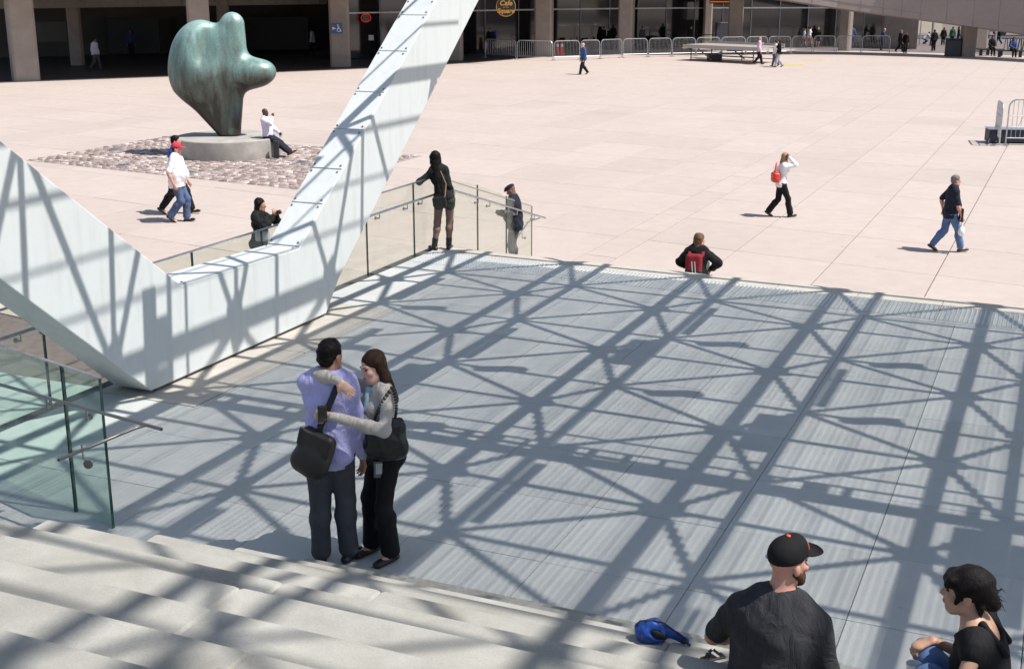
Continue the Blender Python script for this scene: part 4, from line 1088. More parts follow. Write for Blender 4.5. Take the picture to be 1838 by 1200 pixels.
# ------------------------------------------------------------------ traffic cones
M_orange = m_flat('cone_orange', (0.75, 0.06, 0.02), 0.5); M_wband = m_flat('reflective_band', (0.8, 0.8, 0.8), 0.4)
for x, lb in ((1000.5, 'tall orange traffic cone behind the barrier, left of the pair'), (1008.5, 'tall orange traffic cone behind the barrier, right of the pair')):
    c = thing('traffic_cone', lb, 'traffic cone', at(x, 99.5, 0), 0, 'traffic cones behind the barrier')
    MB().lathe([(.17, .03), (.05, .98), (.03, 1.0)], 12).build('cone', M_orange, c, True); MB().box(-.2, .2, -.2, .2, 0, .03).build('base', M_orange, c); MB().lathe([(.112, .62), (.088, .80)], 12).build('band', M_wband, c)

# ------------------------------------------------------------------ signs
def text(body, size, mat, parent, loc, rx=pi / 2, rz=0, name='lettering', bold=0.0, shear=0.0):
    cu = bpy.data.curves.new(name, 'FONT'); cu.body = body; cu.size = size; cu.align_x = 'CENTER'; cu.align_y = 'CENTER'; cu.extrude = .008; cu.offset = bold; cu.shear = shear
    cu.resolution_u = 3; cu.materials.append(mat); tmp = bpy.data.objects.new(name, cu); me = bpy.data.meshes.new_from_object(tmp); bpy.data.objects.remove(tmp)
    o = bpy.data.objects.new(name, me); COL.objects.link(o); o.location = loc; o.rotation_euler = (rx, 0, rz)
    if parent: o.parent = parent
    return o
M_gold = m_flat('gold_letter', (0.50, 0.27, 0.06), 0.5); M_blue = m_flat('sign_blue', (0.04, 0.085, 0.19), 0.5); M_wsign = m_flat('sign_white', (0.75, 0.77, 0.8), 0.5)
cs = aty(908, 12, 84.5)
cafe = thing('cafe_sign', 'round black hanging sign with gold Cafe on the Square lettering', 'sign', cs)
MB().tube([(0, .0, 0), (0, .06, 0)], .64, 28).build('disc', M_black, cafe); MB().tube([(0, .03, .6), (0, .03, 2.2)], .03, 6).build('hanger', M_black, cafe)
MB().tube([(.62 * cos(t), 0, .62 * sin(t)) for t in np.linspace(0, 2 * pi, 28, endpoint=False)], .018, 6, True).build('rim', M_gold, cafe)
text('Cafe', .44, M_gold, cafe, (0, -.012, .20), bold=.012, shear=.15); text('on the', .15, M_gold, cafe, (0, -.012, -.05)); text('Square', .40, M_gold, cafe, (0, -.012, -.28), bold=.012, shear=.15)
wp = aty(604.5, 51, 80.6); ws = thing('access_sign', 'blue wheelchair access sign with an arrow on the column', 'sign', wp)
MB().box(-.36, .36, 0, .03, -.33, .33).build('plate', M_blue, ws)
s_ = MB(); 
s_.bar((-.28, -.006, -.01), (-.08, -.006, -.01), .05, .01, up=(0, 1, 0)); s_.bar((-.28, -.006, -.01), (-.2, -.006, .07), .05, .01, up=(0, 1, 0)); s_.bar((-.28, -.006, -.01), (-.2, -.006, -.09), .05, .01, up=(0, 1, 0)); s_.build('arrow', M_wsign, ws)
s_ = MB(); s_.tube([(.12 + .105 * cos(t), -.008, -.10 + .105 * sin(t)) for t in np.linspace(2.2, 6.1, 14)], .018, 5); s_.lathe([(.005, .17), (.036, .19), (.036, .22), (.005, .24)], 10, (.07, -.008, 0)); s_.bar((.075, -.008, .16), (.09, -.008, -.03), .045, .01, up=(0, 1, 0)); s_.bar((.09, -.008, -.03), (.2, -.008, -.04), .04, .01, up=(0, 1, 0)); s_.bar((.2, -.008, -.04), (.26, -.008, -.2), .04, .01, up=(0, 1, 0)); s_.bar((.08, -.008, .09), (.18, -.008, .07), .035, .01, up=(0, 1, 0))
s_.build('wheelchair_symbol', M_wsign, ws)
m, t_ = newmat('neon_red'); em = t_.n('ShaderNodeEmission'); em.inputs[0].default_value = (1, .05, .05, 1); em.inputs[1].default_value = .3; t_.l(em.outputs[0], t_.o.inputs[0]); M_neon = m
M_olive = m_flat('sign_olive', (0.10, 0.12, 0.04), 0.5)
for x, y, lb in ((657, 32.5, 'oval red lit window sign left of the white leg'), (942, 31, 'oval red lit window sign between the cafe sign and a column'), (1020, 31, 'oval red lit window sign right of the column, above the orange cones')):
    q = aty(x, y, {657: 90.0, 942: 99.4, 1020: 100.9}[x]); n = thing('oval_sign', lb, 'sign', q, 0.55 if x < 1000 else .4, 'oval red signs in the windows')
    MB().tube([(.36 * cos(t), 0, .27 * sin(t)) for t in np.linspace(0, 2 * pi, 24, endpoint=False)], .035, 6, True).build('tube', M_neon, n)
    b = MB(); b.tube([(0, .01, 0), (0, .03, 0)], .25, 20); b.build('panel', M_olive, n)
for x, y in ((665, 68),): 
    q = aty(x, y, 90.5); tag(MB().box(-.22, .22, 0, .03, -.18, .18).build('paper_notice', M_wsign, None, loc=q), 'small white notice taped in the dark window by the leg', 'notice')
og = aty(1296, 3.5, 101.0); n = thing('lit_bar_sign', 'orange lit strip sign high in the window behind the stage', 'sign', og)
m, t_ = newmat('lit_orange'); em = t_.n('ShaderNodeEmission'); em.inputs[0].default_value = (1, .22, .03, 1); em.inputs[1].default_value = .35; t_.l(em.outputs[0], t_.o.inputs[0])
MB().box(-.9, .9, 0, .05, -.05, .05).build('tube', m, n); MB().box(-.95, .95, .06, .1, -.14, .14).build('backing', M_black, n)

# ------------------------------------------------------------------ cafe terrace: tables and chairs, planter-like counter
M_wtab = m_flat('white_tabletop', (0.62, 0.6, 0.58), 0.5); M_chair = m_flat('black_chair', (0.018, 0.018, 0.02), 0.5)
def table(loc, rz):
    t = empty('cafe_table', loc, rz); MB().lathe([(.42, .72), (.42, .75)], 14).build('tabletop', M_wtab, t); MB().lathe([(.03, .02), (.03, .719)], 8).build('leg', M_chair, t); MB().lathe([(.22, 0), (.22, .02)], 10).build('base', M_chair, t); return t
def chair(loc, rz):
    t = empty('cafe_chair', loc, rz); MB().cbox(-.23, .23, -.22, .22, .43, .47, .01).build('seat', M_chair, t); MB().cbox(-.23, .23, -.26, -.221, .48, .92, .01).build('backrest', M_chair, t)
    for x in (-.2, .2):
        for y in (-.2, .2): MB().tube([(x * 1.1, y * 1.1, 0), (x, y, .429)], .014, 5).build('leg', M_chair, t)
    return t
tspots = [(1003, 91, 0), (1032, 90, 1), (1060, 89.5, 2), (1098, 89, 3), (1150, 88, 4), (1178, 88.5, 5), (1205, 88, 6), (1235, 87.5, 7), (955, 92, 8), (890, 94, 9)]
tl = ['behind the orange cones', 'second right of the orange cones', 'left of the bright slim pillar', 'before the wide column, left side', 'right of the wide column', 'second right of the wide column', 'before the middle windows', 'left of the black rail', 'left of the paired cones', 'nearest the white leg']
rc = random.Random(2); T0 = C0 = None
for x, y, i in tspots:
    p = at(x, y, 0)
    if T0 is None: T0 = t = table((0, 0, 0), 0)
    else: t = copy_tree(T0)
    t.location = p; tag(t, 'white topped cafe table ' + tl[i], 'table', 'cafe tables behind the barriers')
    for k in range(3):
        a = rc.uniform(0, 6.28); 
        if C0 is None: C0 = c = chair((0, 0, 0), 0)
        else: c = copy_tree(C0)
        c.location = p + Vector((.72 * cos(a + 2.1 * k), .72 * sin(a + 2.1 * k), 0)); c.rotation_euler.z = a + 2.1 * k + pi / 2
        tag(c, 'black cafe chair drawn up to the white table ' + tl[i], 'chair', 'chairs at the table ' + tl[i])
M_orw = m_flat('orange_curtain', (0.30, 0.09, 0.04), 0.7)
q = at(858, 86, 0); ob = thing('orange_booth', 'orange panelled kiosk wall with white strips beside the white leg', 'kiosk', q, .7)
for k in range(4): MB().box(-1.2 + .55 * k, -.7 + .55 * k, 0, .06, 0.3, 2.9).build('panel', M_orw, ob)
for k in range(2): MB().box(-.67 + 1.1 * k, -.6 + 1.1 * k, -.02, .06, .3, 2.75).build('light_strip', M_wsign, ob)
q = at(1278, 91, 0); rl = thing('terrace_rail', 'black terrace railing right of the cafe tables', 'railing', q)
MB().tube([(-2.4, 0, 1.2), (0, 0, 1.2)], .03, 6).build('rail', M_black, rl); MB().tube([(-2.4, 0, .8), (0, 0, .8)], .03, 6).build('rail', M_black, rl)
for x in (-2.4, 0): MB().tube([(x, 0, 0), (x, 0, 1.22)], .04, 6).build('post', M_black, rl)
M_booth = m_flat('grey_kiosk', (0.10, 0.10, 0.12), 0.5)
q = at(1304, 90, 0); kb = thing('grey_kiosk', 'grey box kiosk beside the column behind the stage', 'kiosk', q)
MB().cbox(-.9, .9, -.4, .4, 0, 2.1, .02).build('kiosk_body', M_booth, kb); MB().box(.25, .62, -.42, -.401, .1, 2.0).build('side_panel', M_galv, kb)

# ------------------------------------------------------------------ street seen under the ramp
M_lime = m_concrete('sunny_stone', (0.58, 0.50, 0.40), (0.9, 0.88, 0.85), var=.08, rnd=0, speck=False)
sw = thing('garden_wall', 'sunlit pale stone wall beyond the ramp', 'wall', (0, 0, 0))
path_prism([(36, 131), (44, 133), (50.5, 133)], [(36, 132), (44, 134), (50.5, 134)], -.02, [3.3, 4.2, 2.2], 'wall_face', M_lime, sw)
M_leaf = m_flat('hedge_leaf', (0.05, 0.10, 0.02), 0.7, var=.5, scale=3)
hg = SDF(.3); 
for k in range(7): hg.ell((37 + k * .9, 134.6, 3.6 + .25 * sin(k * 2.1)), (.8, .7, .7))
hg.field(fold_noise(2, .12, 5)) if 'fold_noise' in globals() else None
tag(solid('hedge', hg, .12, M_leaf), 'green hedge above the sunlit wall', 'hedge')
road = tag(MB().box(30, 75, 120, 128, -.02, .004).build('road', m_flat('asphalt', (0.06, 0.06, 0.062), .9)), kind='structure')
def car(loc, rz, col, label):
    t = thing('parked_car', label, 'car', loc, rz); mc = m_flat('car_paint_' + label[:5].strip(), col, .25, .3)
    prof = [(-2.1, .35), (-2.15, .75), (-1.5, .9), (-.9, 1.42), (.6, 1.45), (1.3, .98), (2.1, .82), (2.15, .4)]
    MB().prism([(x, -.85, z) for x, z in prof], (0, 1.7, 0)).build('car_body', mc, t)
    MB().prism([(x, -.86, z) for x, z in [(-1.3, .95), (-.82, 1.36), (.52, 1.38), (1.1, .98)]], (0, 1.72, 0)).build('side_window', M_window, t)
    for x in (-1.35, 1.35):
        for y in (-.8, .8): w = MB().tube([(x, y - .1, .33), (x, y + .1, .33)], .33, 14).build('wheel', M_black, t)
    return t
car(Vector((58.5, 127.5, 0)), .05, (.10, .11, .13), 'grey car parked in the sun at far right beyond the ramp'); car(Vector((49.0, 127, 0)), .03, (.35, .38, .42), 'silver car passing in the sun behind the dark walkers')
def bench(loc, rz, label, L=2.2):
    t = thing('bench', label, 'bench', loc, rz, 'benches in the shade of the ramp'); MB().cbox(-L / 2, L / 2, -.25, .25, .42, .5, .015).build('seat', M_black, t)
    for x in (-L / 2 + .2, L / 2 - .2): MB().box(x - .08, x + .08, -.2, .2, 0, .419).build('leg', M_black, t)
    return t
bench(at(1752, 99, 0), -.15, 'dark bench right of the ramp column', 2.0); bench(at(1778, 100.5, 0), -.15, 'dark bench under a seated man in black', 1.8); bench(at(1812, 103, 0), -.2, 'dark bench at the far right under the ramp', 1.8)
lb_ = thing('litter_bin', 'dark square litter bin left of the ramp column', 'litter bin', at(1709, 101.5, 0)); MB().cbox(-.45, .45, -.4, .4, 0, 1.15, .03).build('bin_body', M_darksteel, lb_); MB().cbox(-.48, .48, -.43, .43, 1.152, 1.25, .03).build('lid', M_black, lb_)
def rack(loc, label):
    t = thing('bicycle_rack', label, 'bicycle rack', loc, -.1, 'bicycle racks in the sun')
    b = MB()
    for k in range(6): b.tube([(k * .34, 0, 0), (k * .34 + .1, 0, .95), (k * .34 + .3, .3, .95), (k * .34 + .36, .3, 0)], .03, 5)
    tag(b.build('hoops', M_black, t), kind='stuff'); MB().tube([(-.2, 0, .98), (2.2, 0, .98)], .04, 5).build('rail', M_black, t); return t
rack(at(1801, 92, 0), 'black bicycle rack left of two at far right'); rack(at(1826, 93.5, 0), 'black bicycle rack at the far right edge under the ramp')
for x, y0, lb in ((1672, 82, 'tall grey lamp post in the sun beyond the end wall'), (1785, 84, 'tall grey lamp post behind the seated man')):
    tl_ = thing('lamp_post', lb, 'lamp post', at(x, y0, 0)); MB().tube([(0, 0, 0), (0, 0, 5)], [.12, .08], 8).build('pole', M_galv, tl_); MB().lathe([(.2, 0), (.16, .5)], 8).build('base', M_dullsteel, tl_)
sp_ = thing('stop_sign', 'small red round street sign on a pole beyond the end wall', 'street sign', at(1650, 81, 0)); MB().tube([(0, 0, 0), (0, 0, 2.9)], .045, 6).build('pole', M_galv, sp_); MB().tube([(0, -.06, 2.65), (0, -.04, 2.65)], .32, 12).build('disc', M_orange, sp_)
# cloth
C = {}
def cl(n, col, **k): C[n] = m_cloth('cloth_' + n, col, **k); return C[n]
cl('lavender', (0.50, 0.48, 0.80), var=.07, wr=.9, wscale=9); cl('charcoal', (0.070, 0.072, 0.080), var=.2, wr=.6); cl('beige', (0.50, 0.46, 0.40), var=.08, wr=.7, wscale=10); cl('blackcloth', (0.010, 0.010, 0.011)); cl('blacktop', (0.012, 0.012, 0.013), wr=.5)
cl('tee', (0.034, 0.035, 0.039), var=.35, weave=400, wr=.8, wscale=9); cl('denim', (0.10, 0.17, 0.33), var=.3, weave=300); cl('darkdenim', (0.075, 0.11, 0.20), var=.3); cl('white', (0.80, 0.80, 0.80), var=.04, wr=.4); cl('paleshirt', (0.66, 0.62, 0.74), var=.05)
cl('blue', (0.02, 0.06, 0.42), var=.15); cl('midblue', (0.05, 0.09, 0.24)); cl('navy', (0.016, 0.018, 0.032)); cl('pink', (0.66, 0.48, 0.58)); cl('red', (0.60, 0.035, 0.02)); cl('redcap', (0.52, 0.05, 0.07)); cl('teal', (0.34, 0.52, 0.52)); cl('tights', (0.20, 0.13, 0.11)); cl('greyshort', (0.055, 0.06, 0.05)); cl('grey', (0.25, 0.25, 0.28)); cl('palegrey', (0.42, 0.43, 0.48)); cl('maroon', (0.22, 0.02, 0.03)); cl('green', (0.03, 0.10, 0.06)); cl('drkblue', (0.03, 0.05, 0.13))
M_leather = m_flat('black_leather', (0.012, 0.012, 0.013), 0.28, 0, .3, 12, .25, 30); M_shoe = m_flat('shoe_black', (0.014, 0.013, 0.013), 0.3); M_brownshoe = m_flat('shoe_brown', (0.07, 0.03, 0.018), 0.4); M_nylon = m_flat('dark_nylon', (0.022, 0.019, 0.016), 0.5, 0, .3, 8, .3, 25); M_bluebag = m_flat('blue_nylon', (0.015, 0.07, 0.33), 0.5, 0, .2, 9, .4, 30); M_orangefab = m_flat('orange_felt', (0.80, 0.10, 0.02), .7); M_redbag = m_flat('red_leather', (0.62, 0.04, 0.02), .4)
M_capblack = m_cloth('cap_wool', (0.009, 0.009, 0.010), wr=.1, weave=350)

def ribbon(pts, w, th, nrm, mat, name, parent):
    m = MB()
    for a, b in zip(pts[:-1], pts[1:]): m.bar(a, b, w, th, up=nrm)
    return m.build(name, mat, parent)
def bagthing(name, label, cat, S, vox, mat, group=None, loc=None):
    o = solid(name, S, vox, mat, None, loc); tag(o, label, cat, group); return o

# ---- the couple
ML = at(600, 1010, Z); MY = facing(.12, 1)
man = Person('man in a lavender shirt seen from behind, hugged by a woman in beige', ML, MY, 1.80, 'm', .0085, 'tan', 'couple hugging on the deck', pel=(0, 0, .935), lean=.02, side=.02,
    foot=((-.09, -.03, .09), (.10, .05, .09)), toe=(.15, -.3), hand=((.06, .32, 1.12), (.225, .07, .82)), epole=(NP(.9, .0, -1), NP(.4, -1, 0)), palm=(None, NP(-.7, -.7, 0)), curl=(.5, .55), head=(-.45, .02, .05), detail=1, wide=.92).body()
man.top(C['lavender'], loose=.021, hem=-.13, folds=(.011, 24), collar=True, seed=5); man.trousers(C['charcoal'], loose=.020, flare=.016, folds=(.009, 15), waist=-.03); man.shoes(M_shoe); man.hair(HR['black'], 'short')
def mw(x, y, z): return world_pt((x, y, z), man)
# messenger bag with its strap
bag = thing('messenger_bag', 'dark brown messenger bag slung at the hip of the man in lavender', 'bag', (0, 0, 0))
S = SDF(.05); cB = NP(-.055, -.20, .965)
Rb = roty(.32) @ rotz(-.25)
S.rbox(cB, (.140, .06, .165), Rb.T, .055); S.ell(cB + Rb @ NP(.0, -.05, -.06), (.13, .05, .11), Rb.T, k=.06); S.rbox(cB + Rb @ NP(0, -.058, .09), (.135, .014, .068), Rb.T, .012, k=.01)
S.field(fold_noise(21, .008, 18))
v, f = S.mesh(.009); o = link('bag_body', np_mesh('bag_body', v * man.sc, f, M_nylon), bag, man.loc, man.yaw)
sp = [mw(.115, -.02, 1.475), mw(.10, -.115, 1.42), mw(.06, -.152, 1.32), mw(.01, -.165, 1.20), mw(-.015, -.18, 1.14), mw(-.02, -.19, 1.08)]
ribbon(sp, .048, .006, tuple(mw(0, -1, 0) - mw(0, 0, 0)), M_black, 'strap', bag)
ribbon([mw(.115, -.02, 1.475), mw(.13, .08, 1.45), mw(.06, .15, 1.30)], .048, .006, (0, 0, 1), M_black, 'strap', bag)

WL = at(700, 996, Z); WY = facing(-.86, -.50)
lw = lambda px, py, y: NP(*local(aty(px, py, y), WL, WY, 1.70 / 1.75))
yb = ML.y - .165
hl = lw(592, 744, ML.y - .20); hr_ = lw(606, 681, ML.y - .165)
wom = Person('woman in a beige cardigan hugging the man in the lavender shirt', WL, WY, 1.69, 'f', .0078, 'pale', 'couple hugging on the deck', pel=(0, .02, .93), lean=.05, side=.02,
    foot=((-.11, .04, .09), (.12, .10, .09)), toe=(.35, .3), hand=(hl, hr_), elbow=(lw(690, 772, ML.y - .26), lw(570, 670, ML.y - .02)), hdir=(lw(562, 742, ML.y - .21) - hl, lw(636, 708, ML.y - .175) - hr_),
    palm=(lw(590, 744, ML.y + .2) - hl, lw(606, 681, ML.y + .5) - hr_), curl=(.75, .12), head=(.12, -.16, .16), detail=2)
# right upper arm passes behind the man's neck
wom.body(); ct = wom.top(C['beige'], 'cardigan', loose=.010, hem=-.02, folds=(.004, 30), vneck=1); 
S = SDF(.03); S.flat(wom.waist, wom.chest, .122, .142, wom.f, .78); S.flat(wom.chest, wom.neck, .138, .06, wom.f, .74); S.flat(wom.pel + NP(0, 0, -.06), wom.waist, .150, .122, wom.f, .74); S.cut(wom.pel + NP(0, 0, -.05), NP(0, 0, -1)); S.cone(wom.neck, wom.hc, .075, .08, op='s'); wom.put('undershirt', S, C['white'])
S = SDF(.01); 
for t0, t1 in zip(np.linspace(-2.4, 2.4, 12)[:-1], np.linspace(-2.4, 2.4, 12)[1:]):
    q = lambda t: wom.neck + wom.u * (.0 - .03 * cos(t)) + wom.r * .075 * sin(t) + wom.f * (.075 * cos(t) + .005); S.cone(q(t0), q(t1), .020)
S.cone(wom.neck + wom.f * .09 - wom.u * .02, wom.chest + wom.f * .125 - wom.r * .03, .026, .03); S.field(fold_noise(3, .004, 60)); wom.put('scarf', S, C['teal'])
wom.trousers(C['blackcloth'], loose=.012, flare=.030, upto=1.95, waist=.03); wom.shoes(M_shoe, low=True); wom.hair(HR['brown'], 'long')
ww = lambda x, y, z: world_pt((x, y, z), wom)
hb = thing('shoulder_bag', 'black leather shoulder bag with chain strap on the shoulder of the hugging woman', 'handbag', (0, 0, 0))
bc = aty(694, 783, WL.y - .27); S = SDF(.06)
S.ell((0, 0, -.02), (.140, .07, .15)); S.flat((-.095, 0, .04), (.075, 0, .10), .05, .055, (0, 1, 0), .6); S.flat((-.075, 0, -.08), (.085, 0, -.09), .09, .085, (0, 1, 0), .7); S.field(fold_noise(8, .004, 34))
o = solid('bag_body', S, .008, M_leather, hb, bc); o.rotation_euler = (0, .12, .15)
shp = aty(705, 694, WL.y - .16)
tb = MB(); 
for px0, py0, side in ((670, 760, 0), (709, 752, 1)):
    e = aty(px0, py0, WL.y - .24); n = 12
    for k in range(n):
        t = k / n; p = shp.lerp(e, t) + Vector((0.02 * sin(pi * t) * (1 if side else -1), -.03 * sin(pi * t), 0)); t2 = (k + .8) / n; p2 = shp.lerp(e, t2) + Vector((0.02 * sin(pi * t2) * (1 if side else -1), -.03 * sin(pi * t2), 0)); tb.tube([p, p.lerp(p2, .5), p2], [.010, .016, .010], 6)
tag(tb.build('chain_strap', M_leather, hb, True), kind='stuff')
bd = aty(681, 842, WL.y - .17); bt = thing('id_badge', 'grey name badge hanging at the hip of the hugging woman', 'badge', bd, .1); MB().cbox(-.043, .043, -.004, .004, -.065, .065, .003).build('holder', m_flat('badge_grey', (.12, .12, .13), .4), bt); MB().box(-.027, .027, -.006, -.0045, -.035, .05).build('card', m_flat('badge_card', (.45, .46, .47), .5), bt)
MB().tube([(0, 0, .065), (0, .01, .14)], .003, 5).build('clip', M_black, bt)
pc = world_pt(hl, wom).lerp(aty(574, 742, ML.y - .23), .75); ph = thing('mobile_phone', 'black mobile phone in the left hand of the hugging woman', 'phone', pc, .2); o = MB().cbox(-.034, .034, -.008, .008, -.06, .065, .006).build('phone_body', M_black, ph); MB().box(-.03, .03, -.0095, -.0085, -.05, .055).build('screen', M_window, ph)

# ---- seated pair on the steps
seat = 1.74
sm = at(1424, 972, seat + .965); SL = Vector((sm.x, sm.y, seat - .055)) + U * -.02 - V * .09; SY = facing(.36, .93)
sit = Person('broad man in a black cap and dark grey T-shirt seated on the steps', SL, SY, 1.84, 'm', .0075, 'red', None, wide=1.17, fat=.035, pel=(0, 0, .09), lean=.13, side=.06, foot=((-.17, .44, -.53), (.17, .46, -.53)), toe=(.3, -.3), knee=((0, 1, .6),) * 2,
    hand=((-.16, .36, .24), (.27, .24, .06)), epole=(NP(-1, -.5, -.5), NP(.5, -.8, -.6)), head=(-.66, .08, .03), detail=2, neckup=.05).body()
sit.top(C['tee'], 'tshirt', sleeve=.80, loose=.016, hem=-.06, folds=(.007, 22), neck=.006, seed=12); sit.trousers(C['darkdenim']); sit.shoes(M_shoe)
sit.cap(M_capblack, True, button=M_orangefab, stripe=M_orangefab); sit.beard(HR['beard'])
S = SDF(0); S.ell(sit.H(-.045, -.094, .036), (.013, .006, .012), sit.hR.T); sit.put('cap_badge', S, C['palegrey'], vox=.003)

seat2 = 1.74; swm = at(1748, 998, seat2 + .93); fd = Vector((-.90, .42, 0)).normalized()
S2 = Vector((swm.x, swm.y, seat2)) - fd * .30 + Vector((-.10, -.02, 0)); Y2 = facing(fd.x, fd.y)
l2 = lambda px, py, y: NP(*local(aty(px, py, y), S2, Y2, 1.80 / 1.75))
h2 = l2(1674, 1148, S2.y + .30)
sw2 = Person('woman with black hair in a bun and a black top seated on the steps', S2, Y2, 1.80, 'f', .007, 'olive', None, pel=(0, 0, .09), lean=.33, foot=((-.13, .40, -.10), (.13, .46, -.12)), toe=(.1, -.1), knee=((0, .5, 1),) * 2,
    hand=((-.17, .40, .22), h2), epole=(NP(-1, -.5, -.3), NP(.5, -.5, -1)), hdir=(None, l2(1632, 1164, S2.y + .30) - h2), palm=(None, NP(0, 0, -1)), curl=(.7, .75), head=(.08, .14, 0), detail=2).body()
sw2.top(C['blacktop'], 'tank_top', sleeve=.10, loose=.016, hem=-.08, folds=(.007, 30), neck=.055, seed=4, scoop=.11)
S = SDF(.01)
for q in (-1, 1): S.cone(sw2.neck + sw2.r * q * .085 - sw2.f * .05 + sw2.u * .012, sw2.chest + sw2.r * q * .075 - sw2.f * .115 + sw2.u * .02, .019); S.cone(sw2.neck + sw2.r * q * .085 - sw2.f * .05 + sw2.u * .012, sw2.chest + sw2.r * q * .08 + sw2.f * .12, .019)
sw2.put('shoulder_strap', S, C['blacktop']); sw2.trousers(C['denim'], 'jeans', loose=.012, flare=.004); sw2.shoes(M_shoe); sw2.hair(HR['black'], 'bun')
lh = MB(); rl_ = random.Random(8)
for k in range(45):
    b = NP(rl_.uniform(-.03, .03), -.12 + rl_.uniform(-.02, .02), -.03 + rl_.uniform(-.03, .04)); a1 = rl_.uniform(-1, 1); ln_ = rl_.uniform(.03, .075); dr = unit(NP(a1 * .7, -rl_.uniform(.2, 1), rl_.uniform(-.9, .8)))
    q = [b, b + dr * ln_ * .5 + NP(0, 0, .012), b + dr * ln_ - NP(0, 0, rl_.uniform(0, .04))]
    lh.tube([Vector(tuple(sw2.H(*p_) * sw2.sc)) for p_ in q], [.0020, .0016, .0007], 4)
for k in range(40):
    b = NP(rl_.uniform(-.06, .06), -.07, -.05); q = [b, b + NP(rl_.uniform(-.02, .02), -.01, -.05), b + NP(rl_.uniform(-.05, .05), rl_.uniform(-.02, .03), rl_.uniform(-.12, -.07))]
    lh.tube([Vector(tuple(sw2.H(*p_) * sw2.sc)) for p_ in q], [.0024, .0018, .0007], 4)
tag(lh.build('loose_hair', HR['black'], sw2.root, True), kind='stuff')
cp = aty(1641, 1192, S2.y + .12); cup = thing('paper_cup', 'white paper cup at the knee of the seated woman', 'cup', cp + Vector((0, 0, -.10)))
o = MB().lathe([(.026, 0), (.040, .10), (.042, .104), (.040, .107), (.036, .10), (.034, .075)], 24).build('cup_wall', m_flat('paper_white', (.72, .70, .66), .6), cup, True); MB().lathe([(.0345, .07), (.0345, .074)], 20).build('drink', m_flat('milky_drink', (.45, .42, .36), .3), cup)
# blue bag, sandal on the steps
bp = at(1184, 1153, seat) + Vector((0, .02, 0)); S = SDF(.03)
S.ell((-.06, 0, .09), (.125, .085, .125)); S.flat((-.05, 0, .17), (.18, .02, .035), .07, .03, (0, 1, 0), .7); S.ell((.0, -.075, .10), (.075, .03, .04), roty(.55).T, op='s', k=.015); S.cut((0, 0, .0), (0, 0, -1)); S.field(fold_noise(6, .010, 32))
bb = thing('blue_bag', 'slumped blue nylon bag with black trim on the steps beside the man', 'bag', bp, -.25); bb.scale = (.80, .75, .60); solid('bag_body', S, .007, M_bluebag, bb)
S = SDF(.01); S.ell((.0, -.058, .105), (.07, .016, .034), roty(.55).T); solid('mesh_pocket', S, .005, M_black, bb)
tb = MB(); tb.tube([(-.17, -.02, .15), (-.14, -.03, .215), (-.04, -.03, .235), (.03, -.02, .215), (.10, -.0, .14), (.2, 0, .06)], .006, 6); tb.build('piping', M_black, bb, True)
tb = MB(); tb.tube([(.16, 0, .05), (.20, -.02, .035), (.23, -.03, .015)], [.016, .013, .009], 6); tb.build('strap', M_black, bb, True)
sn = thing('sandal', 'black and white sandal lying on the steps left of the capped man', 'sandal', at(1278, 1181, seat), .4); sn.scale = (.7, .7, .6); ribbon([(-.06, 0, .0), (-.03, 0, .07), (.0, 0, .085), (.07, 0, .0)], .05, .006, (0, 1, 0), M_black, 'strap', sn); ribbon([(-.015, -.02, .085), (.055, -.02, .01)], .02, .006, (0, 1, 0), C['white'], 'white_strap', sn); MB().cbox(-.09, .11, -.04, .04, 0.0, .018, .004).build('sole', M_black, sn)

# ---- woman in black leaning on the guard
LL = at(797, 448, Z); LY = facing(.10, 1); ll = lambda px, py, y: NP(*local(aty(px, py, y), LL, LY, 1.66 / 1.75))
ln = Person('woman with long black hair in black top and shorts leaning on the glass guard', LL, LY, 1.66, 'f', .010, 'tan', None, wide=.9, pel=(.02, 0, .925), lean=.10, side=-.24, twist=.15, foot=((-.16, -.04, .09), (.08, .04, .09)), toe=(.7, -.1),
    hand=(ll(757, 322, LL.y + .10), (.13, .20, .98)), elbow=(ll(752, 327, LL.y - .05), None), epole=(None, NP(.15, -1, -.3)), head=(.15, -.1, 0)).body()
ln.top(C['blacktop'], 'blouse', loose=.014, hem=.02, folds=(.006, 22)); ln.shorts(C['greyshort'], .30, loose=.014, waist=.07); S = SDF(.03)
for q in (0, 1): ln.leg(S, q, .004, .004, 1.97)
ln.put('tights', S, C['tights']); ln.shoes(M_shoe, boot=.10); ln.hair(HR['black'], 'long')
hb2 = thing('crossbody_bag', 'black crossbody bag at the back of the woman leaning on the guard', 'handbag', (0, 0, 0)); q = aty(789, 362, LL.y - .20); S = SDF(.03); S.rbox((0, 0, 0), (.115, .035, .085), None, .03); S.field(fold_noise(7, .004, 25)); o = solid('bag_body', S, .01, M_leather, hb2, q); o.rotation_euler = (0, -.12, .1)
ribbon([q + Vector((.09, 0, .07)), aty(801, 330, LL.y - .12), aty(790, 305, LL.y - .04)], .012, .006, (0, 1, 0), m_flat('tan_strap', (.4, .27, .14), .5), 'strap', hb2)

# ---- man in flat cap behind the guard
fp = at(924, 481, 0); fh = hgt(331, fp)
fc = Person('man in a flat cap looking down behind the sloping glass guard', fp, facing(-1, .25), fh * 1.02, 'm', .013, 'brown', None, fat=.05, lean=.06, hand=((-.04, .30, 1.12), (.06, .30, 1.14)), head=(.0, -.55, 0)).body()
fc.top(C['navy'], 'shirt', loose=.02, sleeve=2, hem=-.12, collar=True); fc.trousers(C['charcoal'], loose=.02, waist=-.02); fc.shoes(M_shoe); fc.cap(C['navy'], False, flatcap=True)
